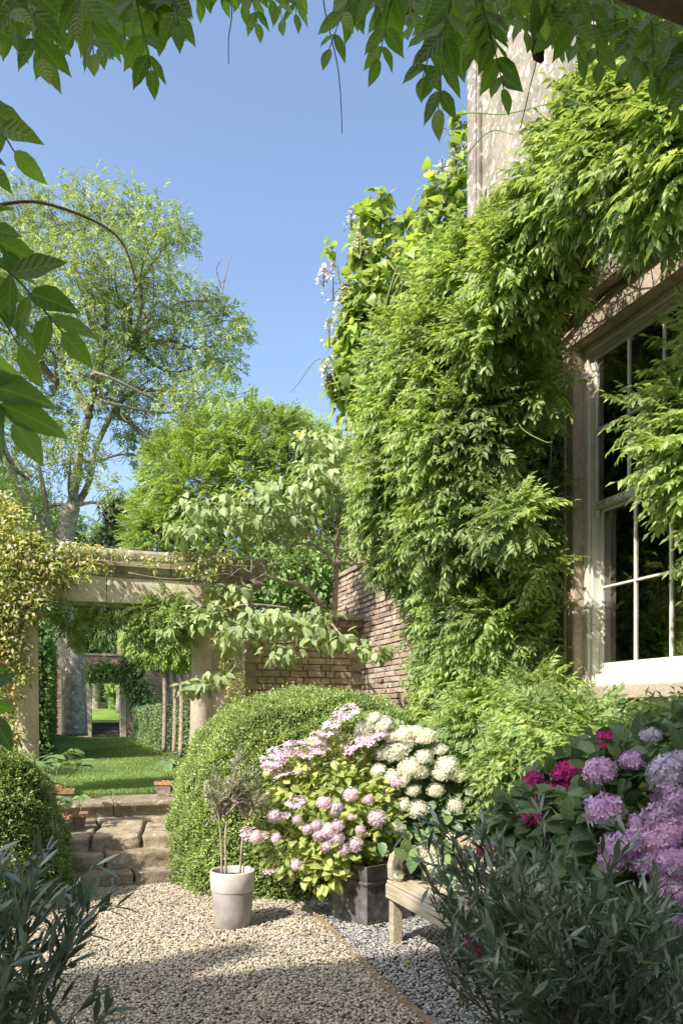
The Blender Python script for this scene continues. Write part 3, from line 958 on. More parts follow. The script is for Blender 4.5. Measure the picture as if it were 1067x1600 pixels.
bw = thing('brick_garden_wall', 'tall old red brick garden wall running back beside the wisteria', 'wall', W(0, 0, 0))
mb = MB(); mb.box(W(-4.5, -0.45, -0.1), -G * 7.66, E * -0.33, UP * 3.78); 
mb.build('wall_core', M['mortar'], bw)
lay_bricks(bw, W(-4.5, 0, 0.9), -G, -E, 7.6, 2.85, 0.225, 0.075, 0.012, M['brick'], 300, see_px(560, 880, 720, 1120))
mb = MB()
for i in range(12):
    u = -4.5 + i * 0.64
    mb = MB(); mb.box(W(u, 0.03, 3.755), -G * 0.625, E * 0.52, UP * 0.07)
    mb.build('coping_stone', M['cornice'], bw, bevel=0.01)

lw = thing('low_garden_wall', 'low ochre stone and brick wall with flat coping right of the portal', 'wall', PT(3.8, -0.1, 0))
mb = MB(); mb.box(PT(2.80, -0.12, 0.0), E * 1.9, G * 0.28, UP * 2.86)
mb.build('wall_core', M['mortar'], lw)
lay_bricks(lw, PT(2.80, -0.08, 0.6), E, -G, 1.86, 2.25, 0.27, 0.095, 0.012, M['lowwall'], 300, see_px(330, 940, 570, 1100), part='stone')
t = 2.78
for k, wd in enumerate((0.46, 0.52, 0.42, 0.50)):
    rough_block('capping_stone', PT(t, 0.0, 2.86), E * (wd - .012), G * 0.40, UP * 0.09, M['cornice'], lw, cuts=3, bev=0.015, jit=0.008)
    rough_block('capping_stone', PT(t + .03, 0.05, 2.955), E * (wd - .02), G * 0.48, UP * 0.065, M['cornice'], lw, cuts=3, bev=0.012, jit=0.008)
    t += wd

# ================================================================== THE HOUSE
house = thing('house', 'tall stone country house wall with a white sash window behind wisteria', 'house', W(5.7, 0, 0))
u0, u1 = 4.98, 6.36          # window opening
zs, zt = 1.93, 4.74
def wbox(mb, ua, ub, da, db, za, zb):
    mb.box(W(ua, da, za), -G * (ub - ua), -E * (db - da), UP * (zb - za))
mb = MB()
wbox(mb, 3.18, u0 - 0.22, -0.6, 0, -0.1, 13)
wbox(mb, u1 + 0.22, 15.5, -0.6, 0, -0.1, 13)
wbox(mb, u0 - 0.22, u1 + 0.22, -0.6, 0, -0.1, zs - 0.12)
wbox(mb, u0 - 0.22, u1 + 0.22, -0.6, 0, zt + 0.25, 13)
mb.build('wall', M['housestone'], house)
mb = MB(); wbox(mb, 3.14, 3.38, 0.003, 0.05, 0, 13); wbox(mb, 3.30, 3.345, 0.051, 0.07, 0, 13)
mb.build('quoin', M['housestone'], house, bevel=0.01)
mb = MB(); wbox(mb, 3.05, 15.5, 0.003, 0.35, 12.3, 12.9); mb.build('cornice', M['housestone'], house)

def framed(name, mat, parent, boxes, bevel=0.006):
    mb = MB()
    for b_ in boxes: wbox(mb, *b_)
    return mb.build(name, mat, parent, bevel=bevel)
# stone architrave with stepped mouldings
framed('surround_jamb', M['surround'], house, [(u0 - 0.22, u0 - 0.002, -0.5, 0.05, zs - 0.1, zt)], 0.012)
framed('surround_jamb', M['surround'], house, [(u1 + 0.002, u1 + 0.22, -0.5, 0.05, zs - 0.1, zt)], 0.012)
framed('surround_bead', M['surround'], house, [(u0 - 0.13, u0 - 0.09, 0.053, 0.075, zs - 0.1, zt)], 0.008)
framed('surround_lintel', M['surround'], house, [(u0 - 0.24, u1 + 0.24, -0.5, 0.06, zt + 0.003, zt + 0.25)], 0.012)
framed('surround_cornice', M['surround'], house, [(u0 - 0.30, u1 + 0.30, -0.1, 0.16, zt + 0.253, zt + 0.35)], 0.015)
framed('surround_sill', M['surround'], house, [(u0 - 0.28, u1 + 0.28, -0.5, 0.12, zs - 0.22, zs - 0.103)], 0.012)

win = bpy.data.objects.new('window', None); link(win, house)
WM = M['whitepaint']
def wp(name, boxes, mat=WM, bevel=0.004):
    mb = MB()
    for b_ in boxes: wbox(mb, *b_)
    base = np.array(house.matrix_basis.translation)
    me_o = mb.build(name, mat, None, bevel=bevel)
    me_o.data.transform(Matrix.Translation(Vector(-base)))
    me_o.parent = win
    return me_o
# box frame
wp('frame_jamb', [(u0, u0 + 0.05, -0.22, -0.055, zs, zt)])
wp('frame_jamb', [(u0 + 0.052, u0 + 0.075, -0.22, -0.085, zs, zt - 0.05)])
wp('frame_jamb', [(u1 - 0.05, u1, -0.22, -0.055, zs, zt)])
wp('frame_head', [(u0 + 0.052, u1 - 0.052, -0.22, -0.055, zt - 0.05, zt)])
wp('frame_head', [(u0 + 0.077, u1 - 0.077, -0.22, -0.085, zt - 0.085, zt - 0.052)])
wp('frame_sill', [(u0, u1, -0.25, 0.0, zs - 0.10, zs - 0.002)])
a0, a1 = u0 + 0.078, u1 - 0.078
zm = 3.34
def sash(dz0, dz1, dd0, dd1, rails_top, rails_bot, stile=0.035, rail_mat=WM):
    wp('stile', [(a0, a0 + stile, dd0, dd1, dz0, dz1)])
    wp('stile', [(a1 - stile, a1, dd0, dd1, dz0, dz1)])
    wp('rail', [(a0 + stile + .001, a1 - stile - .001, dd0, dd1, dz1 - rails_top, dz1)])
    wp('rail', [(a0 + stile + .001, a1 - stile - .001, dd0, dd1, dz0, dz0 + rails_bot)], rail_mat)
    g0, g1 = a0 + stile, a1 - stile
    h0, h1 = dz0 + rails_bot, dz1 - rails_top
    dm = (dd0 + dd1) / 2
    for k in (1, 2):
        x = g0 + (g1 - g0) * k / 3
        wp('glazing_bar', [(x - 0.010, x + 0.010, dm - 0.012, dm + 0.018, h0 + .001, h1 - .001)], bevel=0.003)
    zz = (h0 + h1) / 2
    for k in range(3):
        x0_ = g0 + (g1 - g0) * k / 3 + (0.011 if k else 0.001); x1_ = g0 + (g1 - g0) * (k + 1) / 3 - (0.011 if k < 2 else 0.001)
        wp('glazing_bar', [(x0_, x1_, dm - 0.012, dm + 0.018, zz - 0.010, zz + 0.010)], bevel=0.003)
        for (za_, zb_) in ((h0, zz), (zz, h1)):
            tlt = random.uniform(-0.003, 0.003)
            mb = MB(); wbox(mb, x0_, x1_, dm - 0.003 , dm + 0.001, za_ + .002, zb_ - .002)
            ob = mb.build('pane', M['glass'], None)
            ob.data.transform(Matrix.Translation(Vector(-np.array(house.matrix_basis.translation))))
            ob.parent = win
sash(zm, zt - 0.087, -0.135, -0.09, 0.04, 0.055, rail_mat=M['peeling'])
sash(zs + 0.0, zm + 0.03, -0.20, -0.155, 0.05, 0.10)
wp('sash_horn', [(a0 + .002, a0 + 0.034, -0.134, -0.092, zm - 0.07, zm - .002)])
# the room behind: floor, walls, shutters
mb = MB()
wbox(mb, 4.2, 9.0, -4.5, -4.4, 1.0, 5.4); wbox(mb, 4.2, 9.0, -4.4, -0.62, 1.0, 1.1)
wbox(mb, 4.2, 9.0, -4.4, -0.62, 5.3, 5.4); wbox(mb, 4.1, 4.2, -4.5, -0.62, 1.0, 5.4); wbox(mb, 9.0, 9.1, -4.5, -0.62, 1.0, 5.4)
mb.build('room', M['interior'], house)
for k, (ua, ub) in enumerate(((u0 + 0.05, u0 + 0.09), (u1 - 0.09, u1 - 0.05))):
    for j in range(3):
        mb = MB(); wbox(mb, ua, ub, -0.59 + j * .11, -0.59 + j * .11 + 0.10, zs, zt - 0.05)
        mb.build('shutter', M['curtain'], house, bevel=0.01)
for (ua, ub) in ((u0 + 0.10, u0 + 0.30), (u1 - 0.25, u1 - 0.10)):
    mb = MB()
    for j in range(7):
        x = ua + (ub - ua) * j / 7
        wbox(mb, x, x + (ub - ua) / 7 * 1.02, -0.50 - 0.025 * (j % 2), -0.47 - 0.025 * (j % 2), zs + .02, zt - 0.1)
    mb.build('curtain', M['curtain'], house)
# unseen house wing behind and left of the viewer, added to shade the foreground
HW = 16.0
B0 = np.array([-11.71, -7.80, 0.0])
mb = MB(); mb.box(B0 - E * 9, E * 20, -G * 7, UP * HW)
mb.build('shade_wing', M['housestone'], house)
mb = MB(); mb.box(B0 - E * 2.1 - G * 0.6 + UP * (HW + .002), E * 1.25, G * 0.6, UP * 0.80)
mb.build('shadow_stack', M['housestone'], house)  # unseen block added to throw the shadow patch onto the gravel
mb = MB(); mb.box(B0 - E * 1.35 - G * 0.5 + UP * (HW + 0.804), E * 0.40, G * 0.24, UP * 0.9)
mb.build('shadow_stack_tip', M['terracotta'], house)  # unseen narrow top, added for the pointed end of that shadow

# ================================================================== FAR GARDEN WALL AND GATE
g0 = P(166, 1150, 34.0); g0[2] = 0
def FW(t, b, z): return g0 + E * t + G * b + UP * z
fw = thing('far_garden_wall', 'high brick wall at the end of the lawn with a small doorway', 'wall', FW(0, 0, 0))
def fbox(name, t0, t1, b0, b1, z0, z1, mat, bev=0.0, par=None):
    base = np.array(fw.matrix_basis.translation)
    bm_o = MB(); bm_o.box((t0, b0, z0), (t1 - t0, 0, 0), (0, b1 - b0, 0), (0, 0, z1 - z0))
    ob = bm_o.build(name, mat, None, bevel=bev)
    ob.matrix_basis = Matrix([list(E), list(G), [0, 0, 1]]).transposed().to_4x4()
    ob.parent = par or fw
    return ob
fbox('brick_wall', -8, -0.85, 0, 0.5, 0, 4.15, M['farbrick'])
fbox('brick_wall', 0.85, 14, 0, 0.5, 0, 4.15, M['farbrick'])
fbox('brick_wall', -0.85, 0.85, 0, 0.5, 3.0, 4.15, M['farbrick'])
fbox('door_pier', -0.86, -0.60, -0.06, 0.56, 0, 2.95, M['cornice'], 0.02)
fbox('door_pier', 0.60, 0.86, -0.06, 0.56, 0, 2.95, M['cornice'], 0.02)
fbox('door_lintel', -0.86, 0.86, -0.06, 0.56, 2.953, 3.2, M['cornice'], 0.02)
for k in range(22):
    fbox('coping_stone', -8 + k, -8.012 + k + 1, -0.06, 0.56, 4.152, 4.26, M['cornice'], 0.01)
gs = thing('doorway_steps', 'stone steps rising in the small far doorway, shade painted into their colour', 'steps', FW(0, 0, 0))
for k in range(4):
    ob = fbox('step', -0.59, 0.59, 0.05 + k * 0.28, 2.0, LZ - 0.1 + k * 0.17, LZ - 0.1 + (k + 1) * 0.17 - .002, M['shadedstone'], 0.01, gs)
mb = MB(); mb.box(FW(-30, 1.9, -0.5), E * 80, G * 120, UP * 1.75)
V = [FW(-30, 1.2, 1.22), FW(50, 1.2, 1.22), FW(50, 12, 2.2), FW(-30, 12, 2.2), FW(50, 60, 7.0), FW(-30, 60, 7.0)]
me = bpy.data.meshes.new('far_slope'); me.from_pydata([tuple(v) for v in V], [], [(0, 1, 2, 3), (3, 2, 4, 5)]); me.materials.append(M['field'])
o = obj_from('far_slope', me); o['kind'] = 'structure'
mb = MB(); mb.box(FW(-30, 1.0, -0.1), E * 80, G * 0.25, UP * 1.31); o = mb.build('bank', M['shadedstone']); o['kind'] = 'structure'

# ================================================================== TREES
def bend(a, b, amt=0.12, n=6, seed=0):
    r = np.random.default_rng(seed)
    a = np.asarray(a, float); b = np.asarray(b, float)
    L = np.linalg.norm(b - a)
    m1 = a + (b - a) * 0.35 + r.normal(size=3) * L * amt
    m2 = a + (b - a) * 0.7 + r.normal(size=3) * L * amt * 0.8
    return curve([a, m1, m2, b], n // 2 + 1)

def tree_limbs(parent, trunk_pts, trunk_r, joints, targets, r_limb, mat, twig_n=0, name='limb', seed=0, amt=0.12, twiglen=0.8, twig_r=0.02):
    mb = MB(); mb.tube(curve(trunk_pts, 5), trunk_r[0], trunk_r[1], 12)
    mb.build('trunk', mat, parent, smooth=True)
    lm = MB(); tw = MB()
    rr = np.random.default_rng(seed)
    for i, tpt in enumerate(targets):
        tpt = np.asarray(tpt, float)
        j = min(joints, key=lambda q: np.linalg.norm(np.asarray(q) - tpt) + max(0, (q[2] - tpt[2])) * 2)
        path = bend(j, tpt, amt, 8, seed + i)
        lm = MB(); lm.tube(path, r_limb, r_limb * 0.25, 6)
        lm.build(name, mat, parent, smooth=True)
        for k in range(twig_n):
            s = path[rr.integers(len(path) // 3, len(path))]
            d = unit(rr.normal(size=3) + np.array([0, 0, .5])) * twiglen * rr.uniform(0.4, 1.1)
            tw.tube(bend(s, s + d, 0.15, 4, seed + i * 31 + k), twig_r, twig_r * 0.35, 4)
    if twig_n:
        tw.build('twigs', mat, parent, kind='stuff')

ASHT = [compound(3, 1, 0.42, 0.19, dr, 60, 0.3, True, s, False) for s, dr in ((1, .1), (2, .3), (3, .5))]
WIST = [compound(6, 1, 0.25, 0.10, dr, 52, 0.45, True, s) for s, dr in ((1, .15), (2, .4), (3, .7), (4, .3), (5, .5))]

# --- big ash
ash = thing('ash_tree', 'tall ash tree with lichen-pale trunk and airy crown above the portal', 'tree', P(115, 1142, 31.0) * [1, 1, 0] + UP * (LZ))
ya = 31.0
def A_(px, py, dy=0.0): return P(px, py, ya + dy)
trunk = [A_(117, 1150), A_(116, 1100), A_(113, 1040), A_(103, 990), A_(96, 930), A_(98, 860), A_(112, 790)]
clumps = [(30, 330, 60), (90, 340, 58), (150, 325, 48), (200, 330, 44), (250, 350, 42), (285, 362, 26), (40, 430, 70), (110, 420, 58), (180, 410, 56), (240, 420, 50), (60, 530, 78), (150, 510, 66), (220, 500, 56), (290, 465, 44), (330, 470, 30), (355, 500, 36), (376, 512, 20), (300, 540, 52), (350, 560, 36), (330, 605, 38), (240, 590, 56), (160, 600, 56), (60, 640, 66), (285, 625, 36), (205, 660, 44), (225, 715, 26), (110, 700, 50), (25, 740, 56), (60, 800, 50), (175, 765, 26), (-40, 500, 90), (-60, 650, 90), (-30, 380, 80), (150, 560, 50), (-30, 780, 70)]
cl3 = []
rr_ = np.random.default_rng(5)
for (x, y, r) in clumps:
    c = A_(x, y, rr_.uniform(-2.5, 2.5)); R = r / FPX * ya
    cl3.append((c, (R * 0.95, R * 1.2, R * 0.85)))
joints = [A_(112, 790), A_(98, 850), A_(122, 720, 1), A_(150, 620, -1), A_(60, 800, -1), A_(20, 730, -1), A_(165, 560, 1), A_(205, 540, 0), A_(90, 600, 1)]
main_limbs = [([A_(98, 870), A_(112, 790), A_(124, 715, .6), A_(140, 640, -.6), A_(160, 560, .6), A_(170, 470, .4), A_(165, 380)], 0.25, 0.04),
              ([A_(98, 870), A_(75, 835, -.5), A_(45, 790, -1), A_(20, 740, -1), A_(5, 690, -1)], 0.22, 0.09),
              ([A_(110, 800), A_(137, 760, 1), A_(150, 700, 1.4), A_(180, 640, 1), A_(212, 612, .5), A_(260, 612, 0), A_(310, 608)], 0.16, 0.04),
              ([A_(140, 650, -.6), A_(115, 600, 1), A_(90, 540, 1), A_(80, 440, 1)], 0.16, 0.04),
              ([A_(150, 600), A_(200, 565), A_(215, 510, .5), A_(225, 430)], 0.14, 0.03),
              ([A_(180, 640, 1), A_(225, 680), A_(255, 700), A_(280, 730)], 0.12, 0.03),
              ([A_(75, 835, -.5), A_(70, 770, .5), A_(55, 700, 1), A_(50, 600, 1)], 0.12, 0.03)]
for pts, ra, rb in main_limbs:
    mb = MB(); mb.tube(curve(pts, 5), ra, rb, 8); mb.build('limb', M['bark'], ash, smooth=True)
tree_limbs(ash, trunk, (0.52, 0.34), joints, [c[0] for c in cl3], 0.085, M['bark'], twig_n=12, seed=3, twiglen=1.3, twig_r=0.022, amt=0.10)
pos, nor = fill_blobs(cl3, 12500, shell=0.55, cull=0.6, noise_amt=0.3)
dd, nn = shrub_dirs(nor, 0.3, 0.8, 0.6)
leaves(ash, ASHT, pos, dd, nn, rng.uniform(0.22, 0.42, len(pos)), M['ash'], mass='crown')
# bare twigs that stick out of the crown
mb = MB()
for (a, b, c) in (((345, 470), (352, 430), (362, 395)), ((345, 450), (338, 420), (347, 405)), ((350, 625), (375, 620), (398, 600)), ((355, 620), (385, 612), (404, 605)), ((370, 560), (382, 568), (392, 572)), ((150, 350), (120, 310), (105, 262)), ((128, 325), (112, 290), (118, 268)), ((300, 350), (270, 400), (240, 450))):
    mb.tube(curve([A_(*a), A_(*b), A_(*c)], 3), 0.03, 0.012, 4)
mb.build('bare_twigs', M['twig'], ash, kind='stuff')

def simple_tree(name, label, y, tx, tb, tz, trunk_r, clumps_, mat, tmpl, n, scl, group=None, shell=0.6, trunk_mat='bark', cull=0.5, droop=.6, limbr=0.05):
    base = P(tx, 1115, y) * [1, 1, 0] + UP * tb
    t = thing(name, label, 'tree', base, group)
    cl = [(P(x, yy, y + rng.uniform(-.6, .6)), tuple(np.array([r, r * 1.1, r * .85]) / FPX * y)) for x, yy, r in clumps_]
    top = P(tx, tz, y)
    tree_limbs(t, [base, base * .5 + top * .5 + np.array([.05, 0, 0]), top], (trunk_r, trunk_r * .6), [top], [c[0] for c in cl], limbr, M[trunk_mat], twig_n=3, seed=int(tx + y), twiglen=0.7, twig_r=.015)
    pos, nor = fill_blobs(cl, n, shell=shell, cull=cull, noise_amt=.25)
    dd, nn = shrub_dirs(nor, droop, 0.6, 0.8)
    leaves(t, tmpl, pos, dd, nn, rng.uniform(scl[0], scl[1], len(pos)), M[mat], mass='crown')
    return t
SIMPLE = [leaf2(1, 0.55, 0.3), leaf2(1, 0.45, 0.1)]
CL = [tuple([compound(4, 1, .3, .12, .5, 50, .3, True, s, False)][0]) for s in (7, 8)]
simple_tree('broadleaf_tree', 'bright green broadleaf tree beyond the far wall left of the doorway', 42, 150, 1.5, 1000, .25, [(100, 985, 45), (140, 960, 50), (180, 985, 40), (215, 975, 45), (120, 1010, 30), (250, 990, 45), (205, 1005, 34), (300, 970, 60), (70, 960, 60)], 'far_tree', CL, 6000, (.45, .75))
simple_tree('holm_oak', 'dark evergreen tree behind the portal showing between the ash and the bright green crown', 40, 188, 1.5, 900, .25, [(185, 800, 26), (195, 830, 28), (178, 850, 30), (160, 870, 34), (205, 860, 30), (140, 900, 40), (190, 920, 40)], 'dark_tree', SIMPLE, 9000, (.22, .4))
simple_tree('yew_tree', 'dark yew beyond the far wall seen over the doorway', 46, 172, 1.5, 1010, .25, [(172, 985, 24), (160, 965, 22), (185, 1000, 18), (172, 960, 24)], 'dark_tree', SIMPLE, 3500, (.25, .45))
simple_tree('distant_tree', 'hazy green tree low behind the ash trunk at the left edge', 60, 40, 1.5, 900, .3, [(20, 800, 60), (80, 830, 50), (130, 850, 45), (-20, 850, 70), (60, 880, 60), (160, 890, 50)], 'far_tree', CL, 5000, (.7, 1.1))
# inside the far opening
simple_tree('clipped_bush', 'sunlit bush standing on the grass beyond the small doorway', 42, 182, 1.5, 1090, .1, [(181, 1085, 14), (184, 1098, 12), (178, 1072, 12)], 'robinia', SIMPLE, 1800, (.12, .22))
simple_tree('shady_bush', 'shaded bush beyond the small doorway', 47, 158, 1.5, 1090, .1, [(152, 1085, 16), (160, 1080, 14), (168, 1070, 16), (150, 1100, 12), (165, 1095, 10), (185, 1062, 20)], 'far_tree', SIMPLE, 1800, (.2, .3))

# --- bright feathery tree right behind the portal
rob = thing('robinia_tree', 'bright green feathery tree rounding up behind the portal and low wall', 'tree', P(430, 1115, 14.5) * [1, 1, 0] + UP * LZ)
rc = [(255, 800, 40), (250, 845, 45), (290, 740, 55), (340, 700, 50), (400, 690, 50), (330, 780, 70), (400, 760, 80), (460, 720, 60), (500, 740, 55), (300, 850, 60), (380, 850, 80), (470, 830, 80), (530, 800, 60), (560, 760, 50), (235, 860, 30), (480, 900, 60), (550, 870, 50), (430, 690, 35), (290, 700, 30)]
rcl = [(P(x, y, 14.5 + rng.uniform(-.6, .6)), tuple(np.array([r, r * 1.2, r * .9]) / FPX * 14.5)) for x, y, r in rc]
tree_limbs(rob, [P(430, 1115, 14.5) * [1, 1, 0] + UP * LZ, P(435, 1040, 14.5), P(430, 960, 14.5)], (.14, .09), [P(430, 960, 14.5), P(400, 880, 14.5), P(470, 880, 14.4)], [c[0] for c in rcl], 0.04, M['twig'], twig_n=3, seed=21)
pos, nor = fill_blobs(rcl, 11000, shell=0.3, cull=0.75, noise_amt=.12)
dd, nn = shrub_dirs(nor, -0.15, 0.4, 0.8)
ROB = [compound(6, 1, 0.22, 0.10, dr, 60, 0.1, True, s, False) for s, dr in ((1, .1), (2, .3), (3, .5))]
leaves(rob, ROB, pos, dd, nn, rng.uniform(.24, .40, len(pos)), M['robinia'], nparts=0, mass='crown')

# --- row of trained standards beyond the hedge
for k, (x, y, by) in enumerate(((256, 19.5, 1), (262, 20.6, 1), (272, 18.4, 1), (282, 17.4, 1), (299, 16.0, 1))):
    base = P(x, 1115, y) * [1, 1, 0] + UP * LZ
    which = ('leftmost', 'second from the left', 'middle', 'fourth from the left', 'rightmost')[k]
    t = thing('trained_tree', 'slim pale-stemmed trained tree behind the low hedge, %s of the row' % which, 'tree', base, 'trained trees behind the lawn hedge')
    top = P(x, 1030, y)
    cl = [(P(x + dx, 1005 + dy, y), tuple(np.array([r, r, r * .7]) / FPX * y)) for dx, dy, r in ((-25, 5, 26), (5, -12, 30), (-38, -10, 22), (15, 8, 24), (-12, -30, 26))]
    mb = MB(); mb.tube(curve([base, (base + top) / 2 + np.array([.03, 0, 0]), top], 4), 0.062, 0.05, 8); mb.build('trunk', M['grey_branch'], t, smooth=True)
    for c_, r_ in cl:
        mb = MB(); mb.tube(bend(top - UP * .1, c_, .08, 4, k), 0.035, 0.015, 5); mb.build('limb', M['grey_branch'], t, smooth=True)
    pos, nor = fill_blobs(cl, 1500, shell=0.5, cull=.5)
    dd, nn = shrub_dirs(nor, 0.7, 0.5, .7)
    leaves(t, WIST, pos, dd, nn, rng.uniform(.26, .4, len(pos)), M['robinia'], mass='crown')

# ================================================================== HEDGES
def hedge_box(name, label, o, ax, ay, az, n, mat, scl, cat='hedge', tm=None, core='dark_tree'):
    t = thing(name, label, cat, o)
    o, ax, ay, az = [np.asarray(v, float) for v in (o, ax, ay, az)]
    mb = MB(); q = 0.06
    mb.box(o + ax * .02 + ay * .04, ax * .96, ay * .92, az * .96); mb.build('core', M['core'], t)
    la, lb, lc = np.linalg.norm(ax), np.linalg.norm(ay), np.linalg.norm(az)
    areas = np.array([la * lc, la * lc, lb * lc, lb * lc, la * lb]); areas /= areas.sum()
    f = rng.choice(5, n, p=areas); s = rng.random(n); r = rng.random(n)
    P_ = np.zeros((n, 3)); Nn = np.zeros((n, 3))
    ux, uy, uz = ax / la, ay / lb, az / lc
    for k, (a, b, off, nv) in enumerate(((ax, az, o, -uy), (ax, az, o + ay, uy), (ay, az, o, -ux), (ay, az, o + ax, ux), (ax, ay, o + az, uz))):
        m = f == k
        P_[m] = off + a * s[m, None] + b * r[m, None] + nv * (rng.normal(size=m.sum()) * .03 - .01)[:, None]
        Nn[m] = nv
    q = P_ * 1.7
    P_ += Nn * (0.05 * np.sin(q[:, 0] * 3 + q[:, 2] * 2) * np.cos(q[:, 1] * 2.3 + q[:, 2] * 3))[:, None]
    dd, nn = shrub_dirs(Nn, -.2, .8, .8)
    leaves(t, tm or [leaf2(1, .55, .3), leaf2(1, .5, .1)], P_, dd, nn, rng.uniform(scl[0], scl[1], n), M[mat], mass='foliage')
    return t
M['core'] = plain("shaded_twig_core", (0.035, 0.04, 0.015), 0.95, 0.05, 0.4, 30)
h0_ = np.array([-3.60, 17.6, LZ - .03])
hedge_box('low_hedge', 'low clipped hedge along the right side of the lawn', h0_ - G * 1.2, G * 14.5, E * 0.9, UP * 1.22, 26000, 'hedge', (.05, .09))
hedge_box('tall_hedge', 'tall clipped hedge on the left side of the lawn behind the left column', np.array([-3.95, 10.4, LZ - .03]) - E * 1.25 + G * 6, G * 15.0, E * 1.15, UP * 3.0, 20000, 'far_tree', (.09, .16))

def box_leaf_surface(t, center, rad, p, n, mat, scl, zmin=0.02, lump=0.045, base=None):
    """superellipsoid dome with box leaves; axes E, G, up"""
    c = np.asarray(center, float); R = np.asarray(rad, float)
    v = unit(rng.normal(size=(n * 2, 3)))
    v[:, 2] = np.abs(v[:, 2]) * 1.0
    # keep leaves dense low down too
    k = (np.abs(v) ** p).sum(1) ** (-1 / p)
    loc = v * k[:, None]
    nn_ = unit(np.sign(loc) * np.abs(loc) ** (p - 1) / R)
    pts = c + (loc * R) @ np.array([E, G, UP])
    nw = nn_ @ np.array([E, G, UP])
    keep = (nw @ np.array([0.0, -1.0, 0.25])) > -0.45
    pts = pts[keep][:n]; nw = nw[keep][:n]
    lm = lump * (np.sin(pts[:, 0] * 7 + 2 * np.sin(pts[:, 2] * 6)) * np.cos(pts[:, 1] * 6 + pts[:, 2] * 5)) + 0.4 * lump * np.sin(pts[:, 0] * 23) * np.sin(pts[:, 2] * 21 + pts[:, 1] * 17)
    pts = pts + nw * (lm + rng.normal(size=len(pts)) * 0.014)[:, None]
    return pts, nw

def box_ball(name, label, center, rad, p, n, scl=(0.018, 0.031)):
    t = thing(name, label, 'topiary', center)
    c = np.asarray(center, float); R = np.asarray(rad, float)
    # inner core following the form
    nu, nv = 40, 20
    V = []; F = []
    for j in range(nv + 1):
        th = math.pi / 2 * j / nv
        for i in range(nu):
            ph = 2 * math.pi * i / nu
            v = np.array([math.cos(ph) * math.cos(th), math.sin(ph) * math.cos(th), math.sin(th)])
            k = (np.abs(v) ** p).sum() ** (-1 / p)
            V.append((v * k * R * 0.965) @ np.array([E, G, UP]))
    for j in range(nv):
        for i in range(nu):
            F.append([j * nu + i, j * nu + (i + 1) % nu, (j + 1) * nu + (i + 1) % nu, (j + 1) * nu + i])
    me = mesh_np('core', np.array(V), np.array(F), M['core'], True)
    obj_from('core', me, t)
    pts, nw = box_leaf_surface(t, c, R, p, n, 'box', scl)
    q_ = pts * 2.6 + 5
    thin = np.sin(q_[:, 0] * 1.7 + 2 * np.sin(q_[:, 2])) * np.sin(q_[:, 1] * 2.1 + q_[:, 2] * 1.3) + .35 * np.sin(q_[:, 0] * 7) * np.sin(q_[:, 2] * 8)
    kp = ~((thin > .92) & (rng.random(len(pts)) < .6)); pts = pts[kp]; nw = nw[kp]
    dd, nn = shrub_dirs(nw, -0.25, 0.75, 0.9)
    k = rng.choice(len(pts), n // 60)
    sh = np.repeat(pts[k], 7, 0) + (np.repeat(unit(nw[k] + rng.normal(size=(len(k), 3)) * .35 + UP * .3), 7, 0) * np.tile(np.linspace(.0, .07, 7), len(k))[:, None])
    d2, n2 = shrub_dirs(np.repeat(nw[k], 7, 0), -.2, .9, .9)
    pts = np.vstack([pts, sh]); dd = np.vstack([dd, d2]); nn = np.vstack([nn, n2])
    leaves(t, [leaf2(1, .55, .35), leaf2(1, .5, .15), leaf2(1, .6, .0)], pts, dd, nn, rng.uniform(scl[0], scl[1], len(pts)), M['box'], mass='foliage')
    return t
box_ball('clipped_box', 'large clipped box mound between the steps and the hydrangeas', (-0.30, 7.95, 0), (1.42, 1.30, 1.80), 2.6, 120000)
box_ball('clipped_box', 'clipped box ball at the left edge beside the steps', (-3.25, 6.55, 0), (0.85, 0.85, 1.36), 2.5, 60000)

